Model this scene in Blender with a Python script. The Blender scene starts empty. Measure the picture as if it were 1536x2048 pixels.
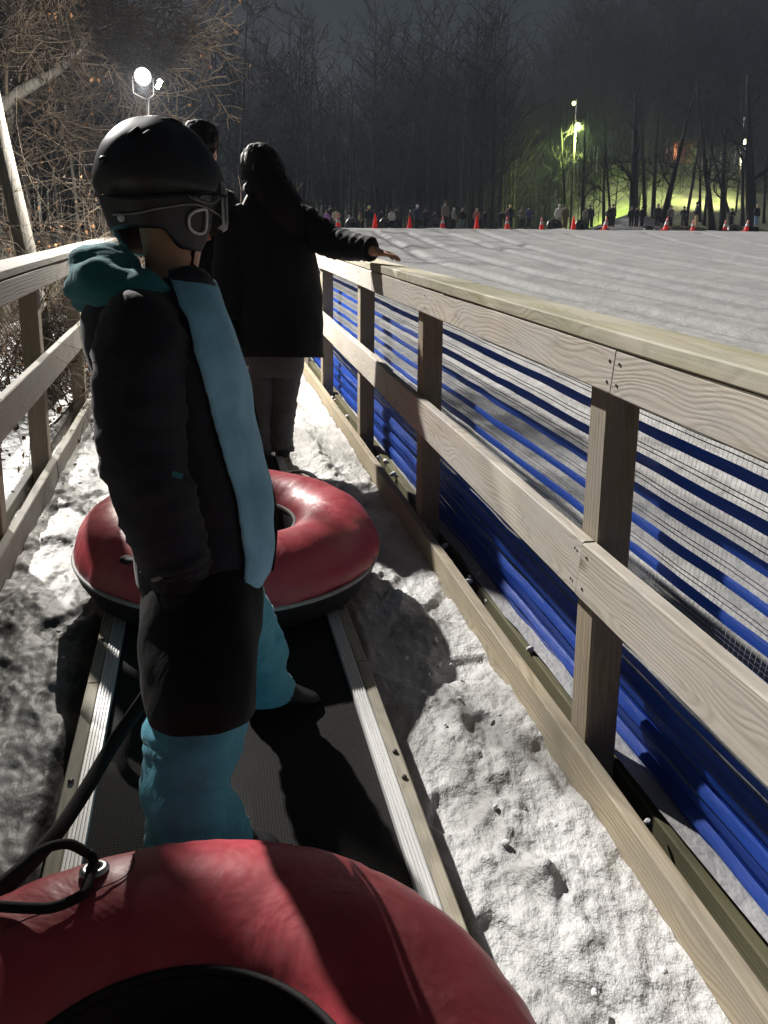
import bpy, bmesh, math, random
import numpy as np
from mathutils import Vector, Matrix, Euler, noise as mnoise

R_ = math.radians
sc = bpy.context.scene
COL = sc.collection

# ------------------------------------------------------------------ camera
G = R_(9.367)                      # inclination of the hill and of the lift
CG, SG = math.cos(G), math.sin(G)
CAM_H = 1.36
YAW, PITCH, ROLL = R_(13.07), R_(-11.4), R_(0.5)

def S(u, v, w):                    # slope frame (across, uphill, off the deck) -> world
    return Vector((u, v * CG - w * SG, v * SG + w * CG))

CAMP = S(0, 0, CAM_H)
cam_d = bpy.data.cameras.new('camera')
cam = bpy.data.objects.new('camera', cam_d)
COL.objects.link(cam)
cam_d.sensor_fit = 'VERTICAL'
cam_d.sensor_height = 24.0
cam_d.lens = 18.02
cam_d.clip_start = 0.02
cam_d.clip_end = 1500
cam.location = CAMP
_M = Matrix.Rotation(-YAW, 4, 'Z') @ Matrix.Rotation(R_(90) + PITCH, 4, 'X') @ Matrix.Rotation(ROLL, 4, 'Z')
cam.rotation_euler = _M.to_euler()
sc.camera = cam

# ------------------------------------------------------------------ sky and light
world = bpy.data.worlds.new('World')
sc.world = world
world.use_nodes = True
wn = world.node_tree
wn.nodes.clear()
sky = wn.nodes.new('ShaderNodeTexSky')
sky.sky_type = 'NISHITA'
sky.sun_disc = False
SUN_TO = Vector((-math.sin(R_(28))*math.cos(R_(41)), math.cos(R_(28))*math.cos(R_(41)), math.sin(R_(41))))   # towards the far floodlights uphill on the left
sky.sun_elevation = R_(3.0)
sky.sun_rotation = math.atan2(SUN_TO.x, SUN_TO.y)
bgn = wn.nodes.new('ShaderNodeBackground')
bgn.inputs['Strength'].default_value = 0.0075
wo = wn.nodes.new('ShaderNodeOutputWorld')
wn.links.new(sky.outputs[0], bgn.inputs[0])
wn.links.new(bgn.outputs[0], wo.inputs[0])

sun_d = bpy.data.lights.new('sun', 'SUN')
sun_d.energy = 3.4
sun_d.angle = R_(1.2)
sun_d.color = (1.0, 0.97, 0.92)
sun = bpy.data.objects.new('sun', sun_d)
COL.objects.link(sun)
sun.rotation_euler = SUN_TO.to_track_quat('Z', 'Y').to_euler()

sc.view_settings.view_transform = 'Standard'
sc.view_settings.look = 'None'
sc.view_settings.exposure = 0.95
sc.view_settings.gamma = 1.0
sc.render.engine = 'CYCLES'
sc.cycles.use_denoising = True
sc.cycles.max_bounces = 5
sc.cycles.diffuse_bounces = 3
sc.cycles.glossy_bounces = 3
sc.cycles.transparent_max_bounces = 12
sc.cycles.sample_clamp_indirect = 3.0

LAMP_V = 7.0                       # the flood lamp at the top of the walkway
LAMP_POS = S(-0.054 * LAMP_V, LAMP_V, CAM_H + 0.139 * LAMP_V)
LAMP_W = 430.0

# ------------------------------------------------------------------ pixel helpers (to read real places off the photograph)
_cr = (_M.to_3x3() @ Vector((1, 0, 0)), _M.to_3x3() @ Vector((0, 1, 0)), _M.to_3x3() @ Vector((0, 0, -1)))
def ray(px, py):
    return (_cr[0] * (px - 768) + _cr[1] * (1024 - py) + _cr[2] * 1538.0) / 1538.0
def atY(px, py, Y):
    d = ray(px, py)
    return CAMP + d * ((Y - CAMP.y) / d.y)
def slope_of(p):
    return (p.x, p.y * CG + p.z * SG, -p.y * SG + p.z * CG)
def atW(px, py, w):
    d = ray(px, py)
    n = Vector((0, -SG, CG))
    return CAMP + d * ((w - CAM_H) / d.dot(n))
FWD = Vector((math.sin(YAW), math.cos(YAW), 0))
RGT = Vector((math.cos(YAW), -math.sin(YAW), 0))
def FR(r, d, z):                   # far frame: right of / ahead of the camera, world height
    return Vector((CAMP.x, CAMP.y, 0)) + RGT * r + FWD * d + Vector((0, 0, z))
def atD(px, py, d):                # point of a pixel at ground distance d -> (r, z)
    q = ray(px, py)
    k = d / q.dot(FWD)
    return q.dot(RGT) * k, CAMP.z + q.z * k

# ------------------------------------------------------------------ mesh helpers
def n3(x, y, z, s=1.0):
    return mnoise.noise(Vector((x * s, y * s, z * s)))

def link(name, me, mat=None, parent=None, smooth=True, loc=None):
    o = bpy.data.objects.new(name, me)
    COL.objects.link(o)
    if mat is not None:
        for m in (mat if isinstance(mat, (list, tuple)) else [mat]):
            me.materials.append(m)
    if smooth and len(me.polygons):
        me.polygons.foreach_set('use_smooth', [True] * len(me.polygons))
    if parent is not None:
        o.parent = parent
    if loc is not None:
        o.location = loc
    return o

def mesh(name, verts, faces):
    me = bpy.data.meshes.new(name)
    me.from_pydata([tuple(v) for v in verts], [], faces)
    me.update()
    return me

def tag(o, label=None, cat=None, group=None, kind=None):
    if label: o['label'] = label
    if cat: o['category'] = cat
    if group: o['group'] = group
    if kind: o['kind'] = kind
    return o

def empty(name, loc, rot=(0, 0, 0)):
    o = bpy.data.objects.new(name, None)
    o.empty_display_size = 0.1
    COL.objects.link(o)
    o.location = loc
    o.rotation_euler = rot
    return o

class MB:
    def __init__(s): s.v = []; s.f = []
    def box(s, c, h, rot=None, bev=0.0):
        n = len(s.v)
        cs = [(-1,-1,-1),(1,-1,-1),(1,1,-1),(-1,1,-1),(-1,-1,1),(1,-1,1),(1,1,1),(-1,1,1)]
        for a in cs:
            p = Vector((a[0]*h[0], a[1]*h[1], a[2]*h[2]))
            if rot is not None: p = rot @ p
            s.v.append(Vector(c) + p)
        for q in ((0,3,2,1),(4,5,6,7),(0,1,5,4),(1,2,6,5),(2,3,7,6),(3,0,4,7)):
            s.f.append(tuple(n + i for i in q))
    def tube(s, pts, rad, seg=8, cap=True, flat=1.0, up=Vector((0,0,1))):
        pts = [Vector(p) for p in pts]
        if not isinstance(rad, (list, tuple)): rad = [rad] * len(pts)
        n = len(s.v)
        for i, p in enumerate(pts):
            t = (pts[min(i+1, len(pts)-1)] - pts[max(i-1, 0)])
            if t.length < 1e-9: t = Vector((0,0,1))
            t.normalize()
            a = t.cross(up)
            if a.length < 1e-4: a = t.cross(Vector((1,0,0)))
            a.normalize(); b = a.cross(t)
            for k in range(seg):
                th = 2*math.pi*k/seg
                s.v.append(p + a*math.cos(th)*rad[i] + b*math.sin(th)*rad[i]*flat)
        for i in range(len(pts)-1):
            for k in range(seg):
                k2 = (k+1) % seg
                s.f.append((n+i*seg+k, n+i*seg+k2, n+(i+1)*seg+k2, n+(i+1)*seg+k))
        if cap:
            s.f.append(tuple(n+k for k in range(seg))[::-1])
            m = n+(len(pts)-1)*seg
            s.f.append(tuple(m+k for k in range(seg)))
    def lathe(s, prof, seg=32, c=(0,0,0), close=False):
        n = len(s.v); c = Vector(c)
        for (r, z) in prof:
            for k in range(seg):
                th = 2*math.pi*k/seg
                s.v.append(c + Vector((r*math.cos(th), r*math.sin(th), z)))
        m = len(prof)
        for i in range(m if close else m-1):
            j = (i+1) % m
            for k in range(seg):
                k2 = (k+1) % seg
                s.f.append((n+i*seg+k, n+i*seg+k2, n+j*seg+k2, n+j*seg+k))
    def ball(s, c, r, seg=12, rings=8, sx=(1,1,1), rot=None):
        n = len(s.v); c = Vector(c)
        for i in range(rings+1):
            ph = math.pi*i/rings
            for k in range(seg):
                th = 2*math.pi*k/seg
                p = Vector((r*sx[0]*math.sin(ph)*math.cos(th), r*sx[1]*math.sin(ph)*math.sin(th), r*sx[2]*math.cos(ph)))
                if rot is not None: p = rot @ p
                s.v.append(c+p)
        for i in range(rings):
            for k in range(seg):
                k2 = (k+1) % seg
                s.f.append((n+i*seg+k, n+(i+1)*seg+k, n+(i+1)*seg+k2, n+i*seg+k2))
    def build(s, name, mat, parent=None, smooth=True, bevel=0.0, org=None):
        vs = s.v if org is None else [Vector(v) - Vector(org) for v in s.v]
        me = mesh(name, vs, s.f)
        o = link(name, me, mat, parent, smooth)
        if bevel:
            b = o.modifiers.new('bevel', 'BEVEL'); b.width = bevel; b.segments = 2; b.limit_method = 'ANGLE'
        return o

def catmull(vals, n):
    a = np.array(vals, float)
    m = len(a)
    out = []
    for k in range(n):
        t = k * (m - 1) / (n - 1)
        i = min(int(t), m - 2); f = t - i
        p0 = a[max(i-1, 0)]; p1 = a[i]; p2 = a[i+1]; p3 = a[min(i+2, m-1)]
        out.append(0.5*((2*p1) + (-p0+p2)*f + (2*p0-5*p1+4*p2-p3)*f*f + (-p0+3*p1-3*p2+p3)*f**3))
    return np.array(out)

def loft_z(rows, nr=40, seg=40, pw=2.3, wr=0.0, ws=(9, 9, 9), seed=0, org=(0,0,0), cap=(True, True)):
    """stacked rings: rows of (z, cx, cy, hx, hy); wrinkles push along the radius"""
    a = catmull(rows, nr)
    vs, fs = [], []
    for i in range(nr):
        z, cx, cy, hx, hy = a[i]
        for k in range(seg):
            th = 2*math.pi*k/seg
            c, s_ = math.cos(th), math.sin(th)
            x = math.copysign(abs(c)**(2/pw), c); y = math.copysign(abs(s_)**(2/pw), s_)
            p = Vector((cx + hx*x, cy + hy*y, z))
            if wr:
                q = n3(p.x*ws[0]+seed, p.y*ws[1], p.z*ws[2]) + 0.5*n3(p.x*ws[0]*2.3, p.y*ws[1]*2.3+seed, p.z*ws[2]*2.3)
                p += Vector((x, y, 0)) * (wr * q)
            vs.append(p - Vector(org))
    for i in range(nr-1):
        for k in range(seg):
            k2 = (k+1) % seg
            fs.append((i*seg+k, i*seg+k2, (i+1)*seg+k2, (i+1)*seg+k))
    if cap[0]: fs.append(tuple(range(seg))[::-1])
    if cap[1]: fs.append(tuple((nr-1)*seg+k for k in range(seg)))
    return vs, fs

def limb(pts, rad, nr=30, seg=24, wr=0.0, ws=12, seed=0, org=(0,0,0), ring=0.0, cap=True, flat=1.0):
    """cloth tube along a path, with wrinkles"""
    P = catmull([list(p) for p in pts], nr); Rr = catmull([[r] for r in rad], nr)[:, 0]
    mb = MB()
    mb.tube([Vector(p) for p in P], list(Rr), seg, cap, flat, up=Vector((0.3, 1, 0.2)))
    for i in range(nr):
        c = Vector(P[i])
        for k in range(seg):
            j = i*seg+k
            d = mb.v[j]-c
            q = wr*(n3(mb.v[j].x*ws+seed, mb.v[j].y*ws, mb.v[j].z*ws*1.4) + 0.5*n3(mb.v[j].x*ws*2.5, mb.v[j].y*ws*2.5+seed, mb.v[j].z*ws*3))
            if ring: q += ring*math.sin(i*1.9+seed+3*n3(k*.5, i*.3, seed))
            if d.length > 1e-6: mb.v[j] = mb.v[j] + d.normalized()*q
    mb.v = [v-Vector(org) for v in mb.v]
    return mb

def skin_mesh(name, joints, edges, root=0, sub=2):
    """one continuous body grown round a skeleton: joints = [(pos, radius)]"""
    me = bpy.data.meshes.new(name + '_skeleton')
    me.from_pydata([tuple(j[0]) for j in joints], edges, [])
    o = bpy.data.objects.new(name + '_skeleton', me)
    COL.objects.link(o)
    m = o.modifiers.new('skin', 'SKIN')
    for i, j in enumerate(joints):
        r = j[1]
        me.skin_vertices[0].data[i].radius = (r, r) if not isinstance(r, tuple) else r
        me.skin_vertices[0].data[i].use_root = (i == root)
    s_ = o.modifiers.new('sub', 'SUBSURF'); s_.levels = sub; s_.render_levels = sub
    dg = bpy.context.evaluated_depsgraph_get()
    res = bpy.data.meshes.new_from_object(o.evaluated_get(dg))
    bpy.data.objects.remove(o)
    bpy.data.meshes.remove(me)
    res.name = name
    return res

# ------------------------------------------------------------------ materials
MATS = {}
def nodes_of(name):
    m = bpy.data.materials.new(name)
    m.use_nodes = True
    nt = m.node_tree
    b = nt.nodes['Principled BSDF']
    MATS[name] = m
    return m, nt, b
def N(nt, t, **kw):
    n = nt.nodes.new(t)
    for k, v in kw.items():
        if k in n.inputs and not hasattr(n, k): n.inputs[k].default_value = v
        else: setattr(n, k, v)
    return n
def ramp(nt, fac, stops):
    r = nt.nodes.new('ShaderNodeValToRGB')
    el = r.color_ramp.elements
    while len(el) < len(stops): el.new(0.5)
    for e, (p, c) in zip(el, stops):
        e.position = p; e.color = (*c, 1) if len(c) == 3 else c
    nt.links.new(fac, r.inputs[0])
    return r.outputs[0]
def coords(nt, scale=(1, 1, 1), rnd=True, kind='Object'):
    tc = nt.nodes.new('ShaderNodeTexCoord')
    mp = nt.nodes.new('ShaderNodeMapping')
    mp.inputs['Scale'].default_value = scale
    src = tc.outputs[kind]
    if rnd:
        oi = nt.nodes.new('ShaderNodeObjectInfo')
        mu = nt.nodes.new('ShaderNodeMath'); mu.operation = 'MULTIPLY'; mu.inputs[1].default_value = 37.0
        nt.links.new(oi.outputs['Random'], mu.inputs[0])
        cb = nt.nodes.new('ShaderNodeCombineXYZ')
        nt.links.new(mu.outputs[0], cb.inputs[0])
        ad = nt.nodes.new('ShaderNodeVectorMath'); ad.operation = 'ADD'
        nt.links.new(src, ad.inputs[0]); nt.links.new(cb.outputs[0], ad.inputs[1])
        src = ad.outputs[0]
    nt.links.new(src, mp.inputs[0])
    return mp.outputs[0]
def noise(nt, vec, scale, detail=4, rough=0.55, dist=0.0):
    n = nt.nodes.new('ShaderNodeTexNoise')
    n.inputs['Scale'].default_value = scale
    n.inputs['Detail'].default_value = detail
    n.inputs['Roughness'].default_value = rough
    n.inputs['Distortion'].default_value = dist
    if vec is not None: nt.links.new(vec, n.inputs['Vector'])
    return n.outputs[0]
def mixc(nt, fac, a, b, mode='MIX'):
    m = nt.nodes.new('ShaderNodeMix'); m.data_type = 'RGBA'; m.blend_type = mode
    for s_, v in ((0, fac), (6, a), (7, b)):
        if isinstance(v, (int, float)): m.inputs[s_].default_value = v
        elif isinstance(v, tuple): m.inputs[s_].default_value = (*v, 1)
        else: nt.links.new(v, m.inputs[s_])
    return m.outputs[2]
def bump(nt, b, height, strength=0.3, dist=0.01):
    n = nt.nodes.new('ShaderNodeBump')
    n.inputs['Strength'].default_value = strength
    n.inputs['Distance'].default_value = dist
    nt.links.new(height, n.inputs['Height'])
    nt.links.new(n.outputs[0], b.inputs['Normal'])
    return n
def mathn(nt, op, a, b=None):
    m = nt.nodes.new('ShaderNodeMath'); m.operation = op
    for i, v in enumerate((a, b)):
        if v is None: continue
        if isinstance(v, (int, float)): m.inputs[i].default_value = v
        else: nt.links.new(v, m.inputs[i])
    return m.outputs[0]

def wood_mat(name, light, dark, grey=(0.36, 0.34, 0.31), green=0.0, ringscale=26, tilt=0.05):
    """sawn softwood; local X runs along the board"""
    m, nt, b = nodes_of(name)
    v = coords(nt)
    sep = N(nt, 'ShaderNodeSeparateXYZ'); nt.links.new(v, sep.inputs[0])
    mp = N(nt, 'ShaderNodeMapping'); mp.inputs['Scale'].default_value = (1.1, 4, 4)
    nt.links.new(v, mp.inputs[0])
    n1 = noise(nt, mp.outputs[0], 1.6, 2, 0.5)
    off = mathn(nt, 'MULTIPLY', mathn(nt, 'SUBTRACT', n1, 0.5), 0.20)
    y = mathn(nt, 'ADD', sep.outputs[1], off)
    z = mathn(nt, 'ADD', mathn(nt, 'ADD', sep.outputs[2], 0.05), mathn(nt, 'MULTIPLY', off, 0.6))
    cb = N(nt, 'ShaderNodeCombineXYZ')
    nt.links.new(mathn(nt, 'MULTIPLY', sep.outputs[0], 0.06), cb.inputs[0]); nt.links.new(y, cb.inputs[1]); nt.links.new(z, cb.inputs[2])
    wv = N(nt, 'ShaderNodeTexWave', wave_type='RINGS', rings_direction='X')
    wv.inputs['Scale'].default_value = ringscale
    wv.inputs['Distortion'].default_value = 2.0
    wv.inputs['Detail'].default_value = 2.0
    wv.inputs['Detail Scale'].default_value = 0.25
    nt.links.new(cb.outputs[0], wv.inputs['Vector'])
    grain = ramp(nt, mathn(nt, 'ADD', wv.outputs['Fac'], mathn(nt, 'MULTIPLY', mathn(nt, 'SUBTRACT', noise(nt, mp.outputs[0], 5.0, 4, 0.6), 0.5), 0.9)), [(0.05, (0, 0, 0)), (0.6, (0.20,)*3), (1.0, (0.60,)*3)])
    col = mixc(nt, grain, light, dark)
    # fine fibres
    mf = N(nt, 'ShaderNodeMapping'); mf.inputs['Scale'].default_value = (3, 160, 160); nt.links.new(v, mf.inputs[0])
    fib = noise(nt, mf.outputs[0], 1.0, 3, 0.6)
    col = mixc(nt, ramp(nt, fib, [(0.35, (0, 0, 0)), (0.75, (0.55,)*3)]), col, tuple(c*0.62 for c in dark))
    # greyed weather patches
    mg = N(nt, 'ShaderNodeMapping'); mg.inputs['Scale'].default_value = (1.5, 7, 7); nt.links.new(v, mg.inputs[0])
    gr = noise(nt, mg.outputs[0], 2.0, 5, 0.6)
    col = mixc(nt, ramp(nt, gr, [(0.36, (0.12,)*3), (0.66, (0.85,)*3)]), col, grey)
    stn = noise(nt, mg.outputs[0], 4.5, 6, 0.7, 0.6)
    col = mixc(nt, ramp(nt, stn, [(0.56, (0, 0, 0)), (0.74, (0.55,)*3)]), col, tuple(c*0.45 for c in grey))
    if green:
        gn = noise(nt, mg.outputs[0], 1.1, 5, 0.65)
        col = mixc(nt, ramp(nt, gn, [(0.42, (0, 0, 0)), (0.68, (green,)*3)]), col, (0.20, 0.21, 0.09))
    # knots
    mk = N(nt, 'ShaderNodeMapping'); mk.inputs['Scale'].default_value = (2.1, 6.5, 6.5); nt.links.new(v, mk.inputs[0])
    vo = N(nt, 'ShaderNodeTexVoronoi'); vo.inputs['Scale'].default_value = 1.0; nt.links.new(mk.outputs[0], vo.inputs['Vector'])
    kn = ramp(nt, vo.outputs['Distance'], [(0.06, (1, 1, 1)), (0.15, (0, 0, 0))])
    col = mixc(nt, mathn(nt, 'MULTIPLY', kn, 0.75), col, (0.10, 0.065, 0.04))
    nt.links.new(col, b.inputs['Base Color'])
    b.inputs['Roughness'].default_value = 0.78
    b.inputs['Specular IOR Level'].default_value = 0.25
    hgt = mathn(nt, 'ADD', mathn(nt, 'MULTIPLY', grain, -0.6), mathn(nt, 'MULTIPLY', fib, 0.7))
    bump(nt, b, hgt, 0.5, 0.0022)
    return m

def snow_mat(name, base, dirt, lo, hi, sc1=6.0, bs=0.6, bd=0.02, rough=0.55, stretch=(1, 1, 1)):
    m, nt, b = nodes_of(name)
    v = coords(nt, stretch, rnd=False)
    d = noise(nt, v, sc1, 6, 0.65, 0.4)
    col = mixc(nt, ramp(nt, d, [(lo, (0, 0, 0)), (hi, (1, 1, 1))]), base, dirt)
    f = noise(nt, v, sc1*9, 3, 0.6)
    col = mixc(nt, ramp(nt, f, [(0.55, (0, 0, 0)), (0.8, (0.45,)*3)]), col, tuple(c*0.7 for c in base))
    nt.links.new(col, b.inputs['Base Color'])
    b.inputs['Roughness'].default_value = rough
    b.inputs['Specular IOR Level'].default_value = 0.35
    hgt = mathn(nt, 'ADD', noise(nt, v, sc1*5, 6, 0.62), mathn(nt, 'MULTIPLY', noise(nt, v, sc1*22, 3, 0.6), 0.35))
    bump(nt, b, hgt, bs, bd)
    return m

def plain(name, col, rough=0.6, spec=0.4, metal=0.0, var=0.18, vs=40, bs=0.0, bd=0.002, coat=0.0, sheen=0.0):
    m, nt, b = nodes_of(name)
    v = coords(nt)
    n1 = noise(nt, v, vs, 4, 0.6)
    c = mixc(nt, ramp(nt, n1, [(0.3, (0, 0, 0)), (0.75, (1, 1, 1))]), tuple(x*(1-var) for x in col), tuple(min(1, x*(1+var)) for x in col))
    nt.links.new(c, b.inputs['Base Color'])
    b.inputs['Roughness'].default_value = rough
    b.inputs['Specular IOR Level'].default_value = spec
    b.inputs['Metallic'].default_value = metal
    b.inputs['Coat Weight'].default_value = coat
    b.inputs['Sheen Weight'].default_value = sheen
    if bs: bump(nt, b, noise(nt, v, vs*1.7, 5, 0.65), bs, bd)
    return m

def cloth(name, col, fold=7.0, bd=0.012, rough=0.75, var=0.2, spec=0.25, sheen=0.15):
    m, nt, b = nodes_of(name)
    v = coords(nt)
    mp = N(nt, 'ShaderNodeMapping'); mp.inputs['Scale'].default_value = (1, 1, 0.55); nt.links.new(v, mp.inputs[0])
    f = noise(nt, mp.outputs[0], fold, 4, 0.55, 1.0)
    w = noise(nt, v, 260, 2, 0.5)
    st = noise(nt, v, 9, 5, 0.65)
    c = mixc(nt, ramp(nt, st, [(0.3, (0, 0, 0)), (0.75, (1, 1, 1))]), tuple(x*(1-var) for x in col), tuple(x*(1+var) for x in col))
    nt.links.new(c, b.inputs['Base Color'])
    b.inputs['Roughness'].default_value = rough
    b.inputs['Specular IOR Level'].default_value = spec
    b.inputs['Sheen Weight'].default_value = sheen if max(col) > 0.02 else 0.02
    h = mathn(nt, 'ADD', f, mathn(nt, 'MULTIPLY', w, 0.06))
    bump(nt, b, h, 0.7, bd)
    return m

def emit(name, col, strength):
    m, nt, b = nodes_of(name)
    b.inputs['Base Color'].default_value = (0.02, 0.02, 0.02, 1)
    b.inputs['Specular IOR Level'].default_value = 0.1
    b.inputs['Emission Color'].default_value = (*col, 1)
    b.inputs['Emission Strength'].default_value = strength
    return m

WOOD_RAIL = wood_mat('rail_wood', (0.64, 0.575, 0.475), (0.30, 0.245, 0.18), grey=(0.52, 0.49, 0.45))
WOOD_CAP = wood_mat('cap_wood', (0.54, 0.48, 0.35), (0.34, 0.28, 0.19), grey=(0.42, 0.405, 0.345), green=0.6, ringscale=22)
WOOD_POST = wood_mat('post_wood', (0.40, 0.32, 0.22), (0.24, 0.18, 0.12), grey=(0.30, 0.27, 0.23))
WOOD_KICK = wood_mat('kick_wood', (0.56, 0.47, 0.33), (0.24, 0.18, 0.11), grey=(0.36, 0.32, 0.25), ringscale=30)
WOOD_MOSS = wood_mat('mossy_wood', (0.15, 0.13, 0.075), (0.09, 0.075, 0.045), grey=(0.11, 0.10, 0.065), green=0.35)
WOOD_OLD = wood_mat('old_rail_wood', (0.31, 0.285, 0.24), (0.19, 0.17, 0.14), grey=(0.27, 0.26, 0.245))
WOOD_EDGE = wood_mat('belt_edge_wood', (0.48, 0.43, 0.33), (0.24, 0.20, 0.14), grey=(0.34, 0.32, 0.27), ringscale=40)
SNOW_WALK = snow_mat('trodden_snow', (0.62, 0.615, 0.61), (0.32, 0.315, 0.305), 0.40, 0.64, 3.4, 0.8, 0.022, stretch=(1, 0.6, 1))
SNOW_ICE_SHADE = snow_mat('icy_snow_with_shade', (0.58, 0.57, 0.56), (0.07, 0.068, 0.066), 0.30, 0.55, 2.4, 0.5, 0.015, stretch=(1, 0.45, 1))  # icy snow; its dark tone also holds the left walkway's shade
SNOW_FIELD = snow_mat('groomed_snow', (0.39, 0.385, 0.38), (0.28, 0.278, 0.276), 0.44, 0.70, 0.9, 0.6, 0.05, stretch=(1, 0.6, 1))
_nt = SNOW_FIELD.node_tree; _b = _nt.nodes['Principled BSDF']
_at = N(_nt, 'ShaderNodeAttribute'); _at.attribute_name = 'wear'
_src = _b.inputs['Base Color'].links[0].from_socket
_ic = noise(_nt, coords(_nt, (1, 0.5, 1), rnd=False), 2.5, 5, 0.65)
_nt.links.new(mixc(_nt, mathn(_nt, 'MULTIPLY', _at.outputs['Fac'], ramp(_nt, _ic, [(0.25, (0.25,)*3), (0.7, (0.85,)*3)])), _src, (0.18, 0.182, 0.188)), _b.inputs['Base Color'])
SNOW_BANK = snow_mat('bank_snow', (0.78, 0.78, 0.78), (0.45, 0.43, 0.40), 0.55, 0.75, 2.0, 0.7, 0.05)
CLOD = snow_mat('clod_snow', (0.78, 0.78, 0.78), (0.55, 0.54, 0.53), 0.5, 0.75, 14.0, 0.6, 0.01)
METAL = plain('galvanised_metal', (0.45, 0.45, 0.45), 0.35, 0.5, 1.0, 0.15, 30)
BOLT = plain('bolt_steel', (0.10, 0.09, 0.08), 0.5, 0.5, 0.7, 0.3, 90)

# belt rubber with a woven grid
def belt_mat():
    m, nt, b = nodes_of('belt_rubber')
    v = coords(nt, rnd=False)
    sep = N(nt, 'ShaderNodeSeparateXYZ'); nt.links.new(v, sep.inputs[0])
    px = mathn(nt, 'PINGPONG', sep.outputs[0], 0.0035)
    py = mathn(nt, 'PINGPONG', sep.outputs[1], 0.0040)
    g = mathn(nt, 'MULTIPLY', mathn(nt, 'DIVIDE', px, 0.0035), mathn(nt, 'DIVIDE', py, 0.0040))
    c = mixc(nt, g, (0.010, 0.0095, 0.009), (0.034, 0.031, 0.029))
    d = noise(nt, v, 3.0, 5, 0.6)
    c = mixc(nt, ramp(nt, d, [(0.5, (0, 0, 0)), (0.8, (0.3,)*3)]), c, (0.035, 0.033, 0.03))
    nt.links.new(c, b.inputs['Base Color'])
    b.inputs['Roughness'].default_value = 0.8
    b.inputs['Specular IOR Level'].default_value = 0.12
    bump(nt, b, g, 0.7, 0.0015)
    return m
BELT = belt_mat()

def alu_mat():
    m, nt, b = nodes_of('ribbed_aluminium')
    v = coords(nt, (1, 1, 1))
    mp = N(nt, 'ShaderNodeMapping'); mp.inputs['Scale'].default_value = (300, 2.5, 300); nt.links.new(v, mp.inputs[0])
    s_ = noise(nt, mp.outputs[0], 1.0, 3, 0.6)
    c = mixc(nt, s_, (0.55, 0.54, 0.53), (0.86, 0.85, 0.84))
    nt.links.new(c, b.inputs['Base Color'])
    b.inputs['Metallic'].default_value = 0.35
    r = ramp(nt, s_, [(0.3, (0.38,)*3), (0.7, (0.58,)*3)])
    nt.links.new(r, b.inputs['Roughness'])
    return m
ALU = alu_mat()

def vinyl_mat(name, col):
    m, nt, b = nodes_of(name)
    v = coords(nt, rnd=False)
    # creases running outward plus broad dents
    f1 = noise(nt, v, 5.0, 3, 0.5, 1.5)
    f2 = noise(nt, v, 15.0, 3, 0.55, 0.8)
    st = noise(nt, v, 22, 5, 0.7)
    c = mixc(nt, ramp(nt, st, [(0.35, (0, 0, 0)), (0.8, (1, 1, 1))]), tuple(x*0.85 for x in col), tuple(x*1.18 for x in col))
    sm = noise(nt, v, 4.0, 6, 0.7, 0.5)
    c = mixc(nt, ramp(nt, sm, [(0.50, (0, 0, 0)), (0.78, (0.5,)*3)]), c, (0.34, 0.15, 0.15))
    nt.links.new(c, b.inputs['Base Color'])
    rr = ramp(nt, st, [(0.3, (0.34,)*3), (0.75, (0.52,)*3)])
    nt.links.new(rr, b.inputs['Roughness'])
    b.inputs['Specular IOR Level'].default_value = 0.55
    h = mathn(nt, 'ADD', f1, mathn(nt, 'MULTIPLY', f2, 0.22))
    bump(nt, b, h, 0.35, 0.018)
    return m
RED = vinyl_mat('red_vinyl', (0.44, 0.052, 0.068))
DARKVINYL = vinyl_mat('black_vinyl', (0.020, 0.020, 0.022))
NYLON = plain('black_nylon', (0.012, 0.012, 0.012), 0.7, 0.3, 0, 0.25, 120, 0.4, 0.002)
TRIM = plain('grey_trim', (0.36, 0.36, 0.35), 0.6, 0.4, 0, 0.2, 60)
STRAPM = plain('black_webbing', (0.014, 0.013, 0.012), 0.8, 0.25, 0, 0.35, 220, 0.6, 0.001)

def net_mat(name, col):
    m, nt, b = nodes_of(name)
    v = coords(nt)
    mp = N(nt, 'ShaderNodeMapping'); mp.inputs['Scale'].default_value = (60, 4, 420); nt.links.new(v, mp.inputs[0])
    s_ = noise(nt, mp.outputs[0], 1.0, 4, 0.65)
    c = mixc(nt, ramp(nt, s_, [(0.3, (0, 0, 0)), (0.75, (1, 1, 1))]), tuple(x*0.55 for x in col), tuple(x*1.35 for x in col))
    nt.links.new(c, b.inputs['Base Color'])
    b.inputs['Roughness'].default_value = 0.42
    b.inputs['Specular IOR Level'].default_value = 0.45
    bump(nt, b, s_, 0.6, 0.003)
    tr = N(nt, 'ShaderNodeBsdfTranslucent'); nt.links.new(c, tr.inputs[0])
    mx = N(nt, 'ShaderNodeMixShader'); mx.inputs[0].default_value = 0.34
    out = nt.nodes['Material Output']
    nt.links.new(b.outputs[0], mx.inputs[1]); nt.links.new(tr.outputs[0], mx.inputs[2]); nt.links.new(mx.outputs[0], out.inputs[0])
    return m
NETBLUE = net_mat('blue_net', (0.018, 0.085, 0.50))
NETCORD = plain('net_cord', (0.010, 0.012, 0.05), 0.6, 0.3)
NETPALE = plain('net_thread', (0.42, 0.45, 0.52), 0.6, 0.3)

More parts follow.
